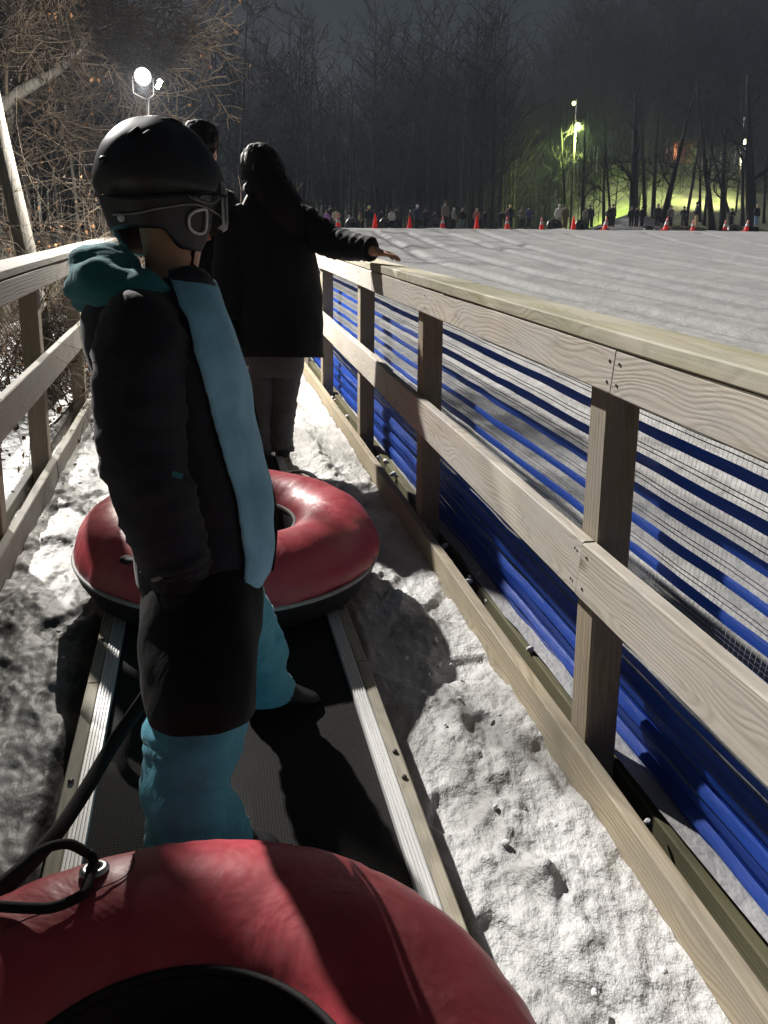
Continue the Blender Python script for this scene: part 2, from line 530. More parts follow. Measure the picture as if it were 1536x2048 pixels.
JACKET = cloth('black_jacket', (0.013, 0.0135, 0.022), 6, 0.012, 0.72)
JBLUE = cloth('blue_panel', (0.25, 0.55, 0.75), 6, 0.012, 0.7)
TEAL = cloth('teal_fleece', (0.030, 0.18, 0.205), 9, 0.010, 0.85)
PANTS = cloth('teal_trousers', (0.10, 0.42, 0.56), 8, 0.016, 0.7)
COAT = cloth('black_coat', (0.0075, 0.0078, 0.010), 6, 0.012, 0.75)
JEANS = cloth('dark_jeans', (0.13, 0.127, 0.125), 10, 0.012, 0.85)
GLOVE = cloth('black_glove', (0.0028, 0.0028, 0.0036), 14, 0.006, 0.7)
SKIN = plain('skin', (0.60, 0.34, 0.23), 0.55, 0.35, 0, 0.08, 20, 0.1, 0.002)
HAIR = plain('dark_hair', (0.012, 0.008, 0.006), 0.62, 0.22, 0, 0.5, 140, 0.8, 0.004)
HELM = plain('matte_helmet', (0.014, 0.014, 0.017), 0.46, 0.5, 0, 0.15, 60, 0.06, 0.001)
PAD = plain('helmet_padding', (0.010, 0.010, 0.011), 0.85, 0.2, 0, 0.2, 160, 0.4, 0.001)
GREYP = plain('grey_plastic', (0.20, 0.20, 0.20), 0.5, 0.4)
PALEP = plain('pale_plastic', (0.58, 0.58, 0.58), 0.45, 0.4)
SHOE = plain('black_shoe', (0.012, 0.012, 0.013), 0.5, 0.4, 0, 0.2, 80, 0.3, 0.002)

# ================================================================== THE SETTING: terrain
def sstep(x, a, b):
    t = min(1.0, max(0.0, (x-a)/(b-a)))
    return t*t*(3-2*t)
TG = math.tan(G)
def rd(x, y):
    q = Vector((x-CAMP.x, y-CAMP.y, 0))
    return q.dot(RGT), q.dot(FWD)
CREST_D, CREST_Z = 50.0, 9.17
def z_far(r, d):
    z = 9.0 + 0.09*max(0, d-52)*(1-sstep(r, 2, 9))
    z += sstep(r, 2, 9) * 0.21*max(0, min(d, 66)-53.5)
    z += sstep(r, 13, 27) * (0.40*max(0, min(d, 97)-66) + 0.06*max(0, d-97))
    z += (1-sstep(r, 2, 20)) * 0.20*max(0, d-80)
    z += sstep(r, 13, 27) * 0.22*max(0, d-112)
    z += 1.5*math.exp(-((r-18.6)/2.6)**2 - ((d-61)/3.0)**2)
    return z
def z_ground(x, y):
    r, d = rd(x, y)
    zn = TG*y - 0.32
    if x < -1: zn += 0.05*min(0.0, x+3)*-1.0*sstep(-x, 3, 12) + 0.3*n3(x*.15, y*.15, 3)*sstep(-x, 3, 8)
    if d < 44: return zn
    zf = z_far(r, d) - 0.25
    t = sstep(d, 44, 53)
    return zn*(1-t) + zf*t
def z_field(x, y, bumps=True):
    r, d = rd(x, y)
    t = max(0, d)/CREST_D
    z = 0.1834*d - 1.5*t*(1-t)*(1 if t < 1 else 0)
    if d > CREST_D-0.7:
        q = d-(CREST_D-0.7)
        z -= 0.11*q*q
    return z

def grid_mesh(name, P, nu, nv, mat, smooth=True):
    fs = [(i*nv+j, (i+1)*nv+j, (i+1)*nv+j+1, i*nv+j+1) for i in range(nu-1) for j in range(nv-1)]
    me = mesh(name, P, fs)
    o = link(name, me, mat, None, smooth)
    # make normals face upwards
    me.calc_loop_triangles()
    if len(me.polygons) and sum(p.normal.z for p in me.polygons[:50]) < 0:
        me.flip_normals()
    return o

def litter_mat():
    m, nt, b = nodes_of('leaf_litter_ground')
    v = coords(nt, rnd=False)
    a = noise(nt, v, 1.2, 6, 0.65)
    f = noise(nt, v, 26, 4, 0.65)
    c = mixc(nt, f, (0.060, 0.048, 0.026), (0.14, 0.115, 0.060))
    c = mixc(nt, ramp(nt, a, [(0.36, (0, 0, 0)), (0.58, (1, 1, 1))]), c, (0.085, 0.110, 0.038))
    big = noise(nt, v, 0.22, 6, 0.7, 0.8)
    c = mixc(nt, ramp(nt, big, [(0.42, (0, 0, 0)), (0.62, (0.8,)*3)]), c, (0.032, 0.028, 0.017))
    nt.links.new(c, b.inputs['Base Color'])
    b.inputs['Roughness'].default_value = 0.9
    bump(nt, b, mathn(nt, 'ADD', f, mathn(nt, 'MULTIPLY', noise(nt, v, 2.2, 5, 0.65), 3.0)), 0.9, 0.10)
    return m
LITTER = litter_mat()

xs = np.concatenate([np.linspace(-170, -40, 28), np.linspace(-37, 45, 70), np.linspace(48, 190, 60)])
ys = np.concatenate([np.linspace(-60, -6, 12), np.linspace(-4, 60, 60), np.linspace(61.5, 130, 52), np.linspace(135, 420, 24)])
P = [Vector((x, y, z_ground(x, y) + (0.25*n3(x*.21, y*.21, 1.7)+0.9*n3(x*.06, y*.06, 4.2)*sstep(y, 62, 74) if y > 56 else 0))) for x in xs for y in ys]
ground = grid_mesh('ground', P, len(xs), len(ys), LITTER)
tag(ground, 'brown leaf litter and grass ground of the wooded hill', 'ground', kind='structure')

# lanes worn into the tubing field, read off the photograph and laid on the field
LANES_PX = [
    [(748, 462), (818, 500), (849, 516), (922, 537), (974, 552), (1060, 577), (1140, 595), (1248, 615), (1400, 650), (1640, 700)],
    [(812, 464), (878, 492), (948, 513), (1021, 534), (1084, 550), (1140, 561), (1300, 592), (1536, 640), (1700, 672)],
    [(880, 463), (933, 478), (974, 492), (1021, 504), (1078, 518), (1136, 533), (1214, 548), (1292, 565), (1399, 587), (1700, 645)],
    [(950, 460), (987, 473), (1024, 486), (1052, 493), (1136, 516), (1240, 537), (1318, 553), (1396, 567), (1536, 591), (1700, 618)],
    [(1030, 459), (1078, 473), (1140, 488), (1240, 508), (1323, 523), (1430, 543), (1536, 562), (1700, 590)],
    [(1135, 467), (1227, 489), (1370, 512), (1536, 539), (1700, 563)],
    [(1290, 466), (1409, 497), (1536, 521), (1700, 549)],
    [(1400, 466), (1536, 494), (1700, 525)],
]
def hit_field(px, py):
    q = ray(px, py)
    t = 3.0
    for _ in range(3000):
        p = CAMP + q*t
        if p.z < z_field(p.x, p.y): return p
        t += 0.03 + t*0.004
    return p
lanes = []
for L in LANES_PX:
    pts = np.array([[*hit_field(*p)][:2] for p in L])
    d0 = pts[-1]-pts[-2]
    pts = np.vstack([pts, pts[-1]+d0*1.5])
    lanes.append(catmull(pts, 60))

nd, ns = 400, 380
dl = np.concatenate([np.linspace(-3, 4, 60), np.geomspace(4.06, 54.0, nd-60)])
XY = np.zeros((nd, ns, 2))
for i, d in enumerate(dl):
    base = np.array([CAMP.x, CAMP.y]) + np.array([FWD.x, FWD.y])*d
    # from the fence line to well past the right of the frame
    r0 = (1.042 - base[0]) / RGT.x if d < 9.5 else max((1.042-base[0])/RGT.x, -0.10*d)
    rm = max(0.85*d+9, 9)
    ss = np.linspace(0, 1, ns)**1.5
    rr = r0 + (rm-r0)*ss
    XY[i, :, 0] = base[0]+RGT.x*rr
    XY[i, :, 1] = base[1]+RGT.y*rr
flat = XY.reshape(-1, 2)
lz = np.zeros(len(flat)); wear = np.zeros(len(flat))
for li, ln in enumerate(lanes):
    best = np.full(len(flat), 1e9); side = np.zeros(len(flat))
    for a, b2 in zip(ln[:-1], ln[1:]):
        ab = b2-a; l2 = max(1e-9, ab@ab)
        t = np.clip(((flat-a)@ab)/l2, 0, 1)
        q = flat-(a+t[:, None]*ab)
        dd = np.hypot(q[:, 0], q[:, 1])
        s_ = np.sign(ab[0]*q[:, 1]-ab[1]*q[:, 0])
        up = dd < best
        best[up] = dd[up]; side[up] = s_[up]
    sd = best*side
    lz += 0.030*np.exp(-((sd-0.40)/0.22)**2) + 0.018*np.exp(-((sd+0.42)/0.20)**2) - 0.085*np.exp(-(sd/0.20)**2)
    wear = np.maximum(wear, np.exp(-(sd/0.26)**2))
P = []
for (x, y), l in zip(flat, lz):
    r, d = rd(x, y)
    z = z_field(x, y) + l*sstep(d, 5, 12)
    z += 0.020*n3(x*.22, y*.15, 0) + 0.010*n3(x*1.9, y*1.1, 4) + (0.012*n3(x*5, y*4, 6) if d < 30 else 0) + (0.010*n3(x*9, y*7, 1) if d < 14 else 0)
    if d > 46: z += 0.10*max(0, n3(x*.9, y*.9, 8))*sstep(d, 46, 49)
    P.append(Vector((x, y, z)))
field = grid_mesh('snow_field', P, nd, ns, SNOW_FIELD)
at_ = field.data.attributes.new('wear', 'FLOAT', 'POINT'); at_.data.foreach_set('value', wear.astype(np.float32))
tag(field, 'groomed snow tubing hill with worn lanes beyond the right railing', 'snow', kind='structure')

# snow behind the crest, where the riders queue
P = []
rs = np.linspace(-1, 60, 90); ds = np.linspace(50.8, 66.5, 40)
for r in rs:
    for d in ds:
        p = FR(r, d, 0)
        p.z = z_far(r, d) - 0.02 + 0.10*n3(p.x*.5, p.y*.5, 2) - 0.5*sstep(d, 64.5, 66.5) - 0.8*sstep(-r, -2, 1)
        P.append(p)
plateau = grid_mesh('snow_plateau', P, len(rs), len(ds), snow_mat('dimmed_snow', (0.34, 0.34, 0.35), (0.17, 0.165, 0.155), 0.45, 0.7, 0.7, 0.7, 0.08))  # snow colour darkened in place of the floodlight missing here
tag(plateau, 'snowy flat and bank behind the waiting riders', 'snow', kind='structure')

# snow outside the left railing
P = []
us = np.linspace(-4.2, -0.775, 70); vs = np.linspace(-1, 15, 170)
for u in us:
    for v in vs:
        w = -0.02 + 0.05*n3(u*1.3, v*1.3, 0) + 0.03*n3(u*4, v*4, 5) + 0.012*n3(u*13, v*13, 2)
        edge = sstep(-u, 2.0+0.8*n3(v*.7, 0, 3), 3.4+0.6*n3(v*.9, 0, 9)) + sstep(v, 11.5, 14.5)
        w -= 0.45*min(1, edge)
        P.append(S(u, v, w))
bank = grid_mesh('snow_verge', P, len(us), len(vs), SNOW_BANK)
tag(bank, 'lumpy snow verge outside the left railing', 'snow', kind='structure')

# trodden snow on the walkways either side of the belt
def walkway(name, u_in, u_out, flip, label, lift):
    P = []
    nu = 60
    vv = np.concatenate([np.linspace(-0.8, 0.6, 40), np.linspace(0.61, 4.6, 380), np.linspace(4.62, 9.2, 140)])
    for i in range(nu):
        t = i/(nu-1)
        for v in vv:
            ui = u_in + (0.045*n3(v*2.1, 0.3, flip) + 0.02*n3(v*7, 1.3, flip))*(1-t)*(1 if u_in > 0 else -1)
            u = ui + (u_out-ui)*t
            w = lift(t)
            w += 0.022*n3(u*4, v*2.2, flip) + 0.012*n3(u*11, v*8, 3+flip) + 0.008*abs(n3(u*24, v*19, 7)) + 0.0045*n3(u*47, v*39, 2)
            # footprints and broken crust
            c = n3(u*7.3, v*5.1, 20+flip)
            w -= 0.020*sstep(c, 0.10, 0.40)
            if u_in > 0:
                ridge = math.exp(-((t-0.50-0.10*n3(v*1.1, 5, 2))/0.16)**2)
                w += ridge*(0.015+0.040*max(0, n3(u*15, v*12, 11))+0.02*max(0, n3(u*31, v*27, 3)))
            w -= 0.05*(1-sstep(t, 0, 0.10))
            P.append(S(u, v, w))
    o = grid_mesh(name, P, nu, len(vv), SNOW_WALK if u_in > 0 else SNOW_ICE_SHADE)
    tag(o, label, 'snow', kind='structure')
    return o
walkway('right_walkway_snow', 0.470, 0.898, 0, 'trodden lumpy snow between belt and right railing', lambda t: -0.035+0.055*t)
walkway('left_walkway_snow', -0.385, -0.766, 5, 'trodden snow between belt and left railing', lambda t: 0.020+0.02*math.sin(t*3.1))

# decking under the walkways
mb = MB()
for a, b2 in ((-0.79, 0.93),):
    for k in range(36):
        v0 = -1.0+k*0.285
        mb.box(((a+b2)/2, v0+0.14, -0.105), ((b2-a)/2, 0.138, 0.02))
deck = mb.build('walkway_deck', WOOD_OLD, None, False)
deck.rotation_euler = (G, 0, 0)
tag(deck, 'plank deck hidden under the snow of the lift walkway', 'deck', kind='structure')

# loose clods of snow
rng = random.Random(5)
mb = MB()
def clod(c, r):
    n0 = len(mb.v)
    mb.ball((0, 0, 0), r, 9, 6, (1, rng.uniform(.7, 1.3), rng.uniform(.6, .95)))
    sd = rng.uniform(0, 90)
    for i in range(n0, len(mb.v)):
        q = mb.v[i]
        q = q*(1+0.75*n3(q.x/r*1.0+sd, q.y/r*1.0, q.z/r*1.0)+0.25*n3(q.x/r*2.6, q.y/r*2.6+sd, q.z/r*2.6))
        mb.v[i] = q+Vector(c)
for k in range(40):
    v = rng.uniform(0.7, 4.6)
    t = min(0.97, max(0.06, rng.gauss(0.52, 0.20)))
    r = abs(rng.gauss(0, 0.004))+0.003
    clod(S(0.47+0.428*t, v, -0.040+0.06*t), r)
for k in range(24):
    v = rng.uniform(0.9, 2.3); r = rng.uniform(0.005, 0.010)
    clod(S(rng.uniform(.62, .84), v, 0.012), r)
for k in range(30):
    v = rng.uniform(2.0, 7); r = rng.uniform(0.004, 0.009)
    clod(S(rng.uniform(-.75, -.45), v, 0.035+r*.4), r)
cl = mb.build('snow_clods', CLOD)
tag(cl, 'loose crumbs and clods of snow scattered on the walkways', 'snow', kind='stuff')

# ================================================================== timber fences
def board_mesh(L, a, b, seed=0, ch=0.004, amp=0.0022):
    """board along local X, a (Y) by b (Z), chamfered edges and a little warp"""
    n = max(4, int(L/0.12))
    A, B = a/2, b/2
    prof = [(-A+ch, -B), (A-ch, -B), (A, -B+ch), (A, B-ch), (A-ch, B), (-A+ch, B), (-A, B-ch), (-A, -B+ch)]
    vs, fs = [], []
    for i in range(n+1):
        x = -L/2 + L*i/n
        for k, (y, z) in enumerate(prof):
            e = amp*(n3(x*3+seed, k*0.7, seed) + 0.8*n3(x*11, k*1.3+seed, 2))
            vs.append((x, y+e*(1 if y > 0 else -1)*.5+amp*1.5*n3(x*.8, seed, 1), z+e*.5+amp*1.5*n3(x*.8, seed, 7)))
    m = len(prof)
    for i in range(n):
        for k in range(m):
            k2 = (k+1) % m
            fs.append((i*m+k, (i+1)*m+k, (i+1)*m+k2, i*m+k2))
    fs.append(tuple(range(m))); fs.append(tuple(n*m+k for k in range(m))[::-1])
    me = mesh('board', vs, fs)
    me.validate()
    return me
_seed = [0]
def board(name, parent, u0, u1, v0, v1, w0, w1, mat, dw=0.0):
    _seed[0] += 3.7
    L = v1-v0
    me = board_mesh(L, abs(u1-u0), abs(w1-w0), _seed[0])
    o = link(name, me, mat, parent, False)
    o.location = ((u0+u1)/2, (v0+v1)/2, (w0+w1)/2 + dw/2)
    o.rotation_euler = Euler((0, -math.atan2(dw, L), math.pi/2), 'XYZ')
    return o
PLUMB = Vector((0, SG, CG))
def post(parent, u0, u1, v, w0, w1, mat):
    _seed[0] += 3.7
    L = w1-w0
    a = abs(u1-u0)
    me = board_mesh(L, a, a, _seed[0], 0.005)
    o = link('post', me, mat, parent, False)
    x = PLUMB; y = Vector((1, 0, 0)); z = x.cross(y)
    M = Matrix((x, y, z)).transposed().to_4x4()
    M.translation = Vector(((u0+u1)/2, v+a/2, w0)) + x*(L/2)
    o.matrix_local = M
    return o

RU = 0.900
fr = empty('timber_railing', S(0, 0, 0), (G, 0, 0))
tag(fr, 'weathered timber railing with flat cap along the right, blue net behind it', 'railing')
RPOST = [-0.10, 1.475, 3.12, 4.56, 6.155, 7.7]
for v in RPOST:
    post(fr, RU+0.040, RU+0.130, v, -0.09, 1.10, WOOD_POST)
board('cap_board', fr, RU-0.004, RU+0.150, -0.9, 2.93, 1.123, 1.161, WOOD_CAP)
board('cap_board', fr, RU-0.003, RU+0.151, 2.936, 8.2, 1.123, 1.161, WOOD_CAP)
board('top_rail', fr, RU, RU+0.038, -0.9, 1.575, 1.018, 1.120, WOOD_RAIL)
board('top_rail', fr, RU+0.001, RU+0.038, 1.579, 8.2, 1.018, 1.120, WOOD_RAIL)
board('middle_rail', fr, RU, RU+0.038, -0.9, 1.60, 0.498, 0.642, WOOD_RAIL)
board('middle_rail', fr, RU+0.002, RU+0.038, 1.604, 3.80, 0.498, 0.645, WOOD_RAIL, 0.02)
board('middle_rail', fr, RU, RU+0.038, 3.804, 8.2, 0.520, 0.668, WOOD_RAIL, 0.05)
board('kick_board', fr, RU-0.002, RU+0.036, -0.9, 3.90, -0.06, 0.118, WOOD_KICK)
board('kick_board', fr, RU+0.004, RU+0.038, 3.906, 8.2, -0.06, 0.112, WOOD_KICK)
board('ground_beam', fr, RU+0.137, RU+0.180, -0.9, 3.4, -0.09, 0.030, WOOD_MOSS)
board('ground_beam', fr, RU+0.137, RU+0.180, 3.41, 8.2, -0.09, 0.034, WOOD_MOSS)
sb = MB()
sb.lathe([(0.0001, 0.0015), (0.0035, 0.0012), (0.004, 0.0)], 8)
scr = mesh('screw', sb.v, sb.f)
scr.materials.append(BOLT)
def screw(u, v, w):
    o = bpy.data.objects.new('screw', scr); COL.objects.link(o); o.parent = fr
    o.location = (u, v, w); o.rotation_euler = (0, -math.pi/2, 0)
for (v, hw) in ((1.553, 1), (1.597, 1), (3.16, 1), (4.60, 1), (6.2, 1)):
    for w in (1.045, 1.092): screw(RU-0.001, v, w)
for v in (1.570, 1.632, 3.17, 4.60): 
    for w in (0.530, 0.615): screw(RU-0.001, v, w)

LU = -0.769
fl = empty('timber_railing', S(0, 0, 0), (G, 0, 0))
tag(fl, 'greyer timber railing along the left side of the walkway', 'railing')
for v in (0.45, 1.85, 3.07, 4.12, 5.58, 7.0, 8.18):
    post(fl, LU-0.128, LU-0.040, v, -0.12, 1.06, WOOD_POST)
board('cap_board', fl, LU-0.150, LU+0.004, -0.9, 3.1, 1.083, 1.118, WOOD_OLD)
board('cap_board', fl, LU-0.151, LU+0.003, 3.105, 8.30, 1.083, 1.118, WOOD_OLD)
board('top_rail', fl, LU-0.038, LU, -0.9, 4.16, 0.985, 1.080, WOOD_OLD)
board('top_rail', fl, LU-0.038, LU-0.001, 4.165, 8.30, 0.985, 1.080, WOOD_OLD)
board('middle_rail', fl, LU-0.038, LU, -0.9, 3.12, 0.500, 0.650, WOOD_OLD)
board('middle_rail', fl, LU-0.038, LU-0.002, 3.125, 8.30, 0.500, 0.652, WOOD_OLD, 0.02)
board('kick_board', fl, LU-0.038, LU, -0.9, 4.14, -0.06, 0.125, WOOD_OLD)
board('kick_board', fl, LU-0.038, LU+0.002, 4.146, 8.30, -0.06, 0.120, WOOD_OLD)
board('ground_beam', fl, LU-0.170, LU-0.130, -0.9, 8.3, -0.12, 0.05, WOOD_OLD)

# ------------------------------------------------------------------ blue net behind the right railing
nt_ = empty('barrier_net', S(0, 0, 0), (G, 0, 0))
tag(nt_, 'blue plastic barrier net stretched behind the right railing posts', 'net')
NU = RU+0.188
def sag(v, w, k=0.0):
    return (0.010*n3(v*1.6, w*3+k, 1) + 0.005*n3(v*5, w*9, 3), 0.005*n3(v*0.8, w*2+k, 5) + 0.002*n3(v*7, w*11, 2))
def band(name, w, h, mat, off=0.0, tilt=0.0, v0=-0.9, v1=8.2):
    mb = MB(); n = 150
    for i in range(n+1):
        v = v0+(v1-v0)*i/n
        du, dw = sag(v, w, off*50)
        hh = h*(1+0.18*n3(v*3, w*20, 9))
        for k in range(3):
            f = k-1
            mb.v.append(Vector((NU+off+du+0.003*abs(f)+tilt*f, v, w+dw+hh/2*f)))
    for i in range(n):
        for k in range(2):
            mb.f.append((i*3+k, (i+1)*3+k, (i+1)*3+k+1, i*3+k+1))
    return mb.build(name, mat, nt_)
W_UP = [1.075, 0.985, 0.905, 0.825, 0.745, 0.665]
for w in W_UP: band('net_band', w, 0.027, NETBLUE)
for w in (0.585, 0.505, 0.440, 0.385): band('net_band', w, 0.030, NETBLUE)
for k in range(8):
    band('net_band', 0.340-0.0425*k, 0.029+0.004*(k % 3), NETBLUE, off=0.003*(k % 2), tilt=(0.004, -0.005, 0.006, -0.003)[k % 4])
for k in range(3):
    band('net_band', 0.235-0.075*k, 0.036, NETBLUE, off=0.020, tilt=-0.005)
allw = W_UP+[0.585, 0.505, 0.440, 0.385]
for a, b2 in zip(allw[:-1], allw[1:]):
    for f in (0.44, 0.58):
        w = a+(b2-a)*f
        mb = MB()
        pts = []
        for i in range(121):
            v = -0.9+9.1*i/120
            du, dw = sag(v, w)
            pts.append((NU-0.004+du, v, w+dw))
        mb.tube(pts, 0.0013, 4, False)
        mb.build('net_cord', NETCORD, nt_)
# the fine upright threads of the weave
mb = MB()
k = 0
v = -0.9
while v < 8.2:
    pts = []
    for i in range(13):
        w = 0.04+1.07*i/12
        du, dw = sag(v, w)
        pts.append(Vector((NU+0.006+0.030*sstep(0.45-w, 0.0, 0.12)+du, v+0.006*n3(v*9, w*5, 3), w)))
    n0 = len(mb.v)
    for p in pts:
        mb.v.append(p+Vector((0, -0.0005, 0))); mb.v.append(p+Vector((0, 0.0005, 0)))
    for i in range(12):
        mb.f.append((n0+2*i, n0+2*i+1, n0+2*i+3, n0+2*i+2))
    v += 0.016
th = mb.build('net_threads', NETPALE, nt_)
th['kind'] = 'stuff'
# lumps of snow lodged on the beam behind the kick board
mb = MB()
for k in range(46):
    v = rng.uniform(1.2, 6.5); r = rng.uniform(0.006, 0.018)
    clod(S(RU+rng.uniform(.05, .17), v, 0.0+r*.3+ (0.035 if rng.random() < .4 else 0)), r)
cl2 = mb.build('snow_crumbs', CLOD)
tag(cl2, 'crumbs of snow caught between the kick board and the blue net', 'snow', kind='stuff')
# snow filling the gap between kick board and beam
P = []
us = np.linspace(RU+0.034, RU+0.140, 6); vv = np.linspace(-0.9, 8.2, 220)
for u in us:
    for v in vv:
        P.append(S(u, v, -0.045+0.035*n3(v*2.5, u*8, 4)+0.012*n3(v*14, u*30, 1)))
gs = grid_mesh('gutter_snow', P, len(us), len(vv), SNOW_WALK)
tag(gs, 'old snow lying in the gap behind the right kick board', 'snow', kind='structure')

# ------------------------------------------------------------------ conveyor belt
cb = empty('conveyor_belt', S(0.05, 0, 0), (G, 0, 0))
tag(cb, 'black woven conveyor belt between ribbed aluminium edges, running up the hill', 'conveyor')
BW = 0.070
mb = MB()
nb = 60
for i in range(nb+1):
    v = -0.9+10.1*i/nb
    for u in (-0.300, -0.05, 0.15, 0.402):
        mb.v.append(Vector((u-0.05, v, BW-0.012)))
for i in range(nb):
    for k in range(3):
        mb.f.append((i*4+k, i*4+k+1, i*4+5+k, i*4+4+k))
mb.build('belt', BELT, cb)
def edge(u_in, sgn):
    # ribbed aluminium strip
    prof = []
    nr = 5; wd = 0.040
    prof.append((0.0, -0.03))
    for k in range(nr):
        a = wd*k/nr; s_ = wd/nr
        prof += [(a, 0.0), (a+s_*0.18, 0.0032), (a+s_*0.62, 0.0032), (a+s_*0.80, 0.0)]
    prof.append((wd, -0.0)); prof.append((wd, -0.03))
    mb = MB()
    vs_ = [-0.9, 0.2, 1.4, 2.6, 4.0, 6.0, 9.2]
    for v in vs_:
        for (a, z) in prof: mb.v.append(Vector((u_in+sgn*a-0.05, v, BW+0.004+z)))
    m = len(prof)
    for i in range(len(vs_)-1):
        for k in range(m-1):
            q = (i*m+k, i*m+k+1, (i+1)*m+k+1, (i+1)*m+k)
            mb.f.append(q if sgn > 0 else q[::-1])
    mb.build('aluminium_strip', ALU, cb, False)
    a0 = u_in+sgn*0.0415; a1 = u_in+sgn*0.078
    lo, hi = min(a0, a1), max(a0, a1)
    o = board('side_beam', cb, lo-0.05, hi-0.05, -0.9, 2.05, -0.10, BW+0.001, WOOD_EDGE)
    o = board('side_beam', cb, lo-0.05, hi-0.05, 2.056, 9.2, -0.10, BW+0.001, WOOD_EDGE)
    mbolt = MB()
    mbolt.lathe([(0.0001, 0.006), (0.004, 0.0058), (0.0065, 0.004), (0.0075, 0.0)], 12)
    me = mesh('bolt', mbolt.v, mbolt.f); me.materials.append(BOLT)
    for v in (0.92, 1.50, 1.60, 2.4, 3.1, 4.2) if sgn > 0 else (1.26, 1.30, 1.62, 2.3, 3.4):
        b_ = bpy.data.objects.new('bolt', me); COL.objects.link(b_); b_.parent = cb
        b_.location = (u_in+sgn*0.060-0.05, v, BW+0.003)
edge(0.390, 1)
edge(-0.287, -1)

# ================================================================== snow tubes
def snow_tube(loc, rot, cover_mat, label, seed=0, scale=1.0, spin=0.0, grommet=False, detail=1.0, group=None, handles=(40, 215), lip=150):
    root = empty('snow_tube', loc, rot)
    root.scale = (scale,)*3
    tag(root, label, 'snow tube', group)
    Rm, a, zc = 0.385, 0.165, 0.155
    seg = int(150*detail)
    # bright cover, pleated towards its seams
    mb = MB(); n = int(30*detail)
    for i in range(n+1):
        ph = math.radians(lip-(lip+6)*i/n)
        e = i/n
        for k in range(seg):
            th = 2*math.pi*k/seg
            pl = 0.5*n3(math.cos(th)*9+seed, math.sin(th)*9, 1)+0.5*n3(math.cos(th)*21, math.sin(th)*21+seed, 3)
            amp = (0.015*(max(0, e-0.45)/0.55)**2 + 0.0025)*min(1.0, e*6+0.1)
            dent = min(1.0, e*5)*0.011*n3(math.cos(th)*2.5+seed, math.sin(th)*2.5, e*2.5)
            r_ = a*(1+0.0) + amp*pl + dent
            mb.v.append(Vector(((Rm+r_*math.cos(ph))*math.cos(th), (Rm+r_*math.cos(ph))*math.sin(th), zc+r_*0.98*math.sin(ph))))
    for i in range(n):
        for k in range(seg):
            k2 = (k+1) % seg
            mb.f.append((i*seg+k, (i+1)*seg+k, (i+1)*seg+k2, i*seg+k2))
    mb.build('cover', cover_mat, root)
    # dark hard base
    prof = [(Rm+a*1.005, zc-0.012), (Rm+a*0.97, zc-0.06), (Rm+a*0.78, zc-0.115), (Rm+a*0.40, zc-0.148), (0.30, 0.003), (0.02, 0.0015)]
    mb = MB(); mb.lathe(prof, seg); mb.build('base', NYLON, root)
    # seam piping
    mb = MB()
    mb.tube([Vector(((Rm+a+0.004)*math.cos(2*math.pi*k/96), (Rm+a+0.004)*math.sin(2*math.pi*k/96), zc-0.015)) for k in range(97)], 0.0075, 8, False)
    mb.build('seam_piping', TRIM, root)
    # centre well
    ri = Rm-a
    lp_ = math.radians(lip); rl, zl = Rm+a*math.cos(lp_), zc+a*0.98*math.sin(lp_)
    mb = MB(); mb.lathe([(rl+0.004, zl-0.004), (rl-0.010, zl-0.018), (ri+0.004, zc+0.03), (ri-0.008, zc-0.04), (ri-0.03, 0.05), (ri-0.07, 0.02), (0.001, 0.012)], seg)
    mb.build('centre_well', NYLON, root)
    mb = MB()
    mb.tube([Vector(((rl-0.001)*math.cos(2*math.pi*k/72), (rl-0.001)*math.sin(2*math.pi*k/72), zl-0.002)) for k in range(73)], 0.007, 8, False, 1.3)
    mb.build('well_trim', TRIM if not grommet else NYLON, root)
    for hd in handles:
        th = math.radians(hd)
        mb = MB(); pts = []
        for q in range(13):
            t = -1+2*q/12
            ang = th+0.16*t
            lift = 0.028*(1-t*t)
            ph = math.radians(42)
            rr = Rm+(a+0.004+lift)*math.cos(ph)
            pts.append(Vector((rr*math.cos(ang), rr*math.sin(ang), zc+(a+0.004+lift)*math.sin(ph))))
        mb.tube(pts, 0.013, 8, True, 0.5)
        mb.build('handle', STRAPM, root)
        for s_ in (-1, 1):
            mb = MB()
            ang = th+0.16*s_; ph = math.radians(42); rr = Rm+(a+0.003)*math.cos(ph)
            mb.ball((rr*math.cos(ang), rr*math.sin(ang), zc+(a+0.003)*math.sin(ph)), 0.024, 10, 6, (1, 1, 0.5))
            mb.build('handle_patch', STRAPM, root)
    return root

tube_far = snow_tube(S(0.075, 2.73, 0.060), (G, 0, 0), RED, 'red vinyl snow tube with black base on the belt ahead of the child', 3.0, handles=(52, 238))
tube_near = snow_tube(S(-0.08, 0.60, 0.060), (G, 0, 0), RED, 'large red snow tube close to the viewer with grommet and black rope', 11.0, grommet=True, handles=(-100,), lip=140)
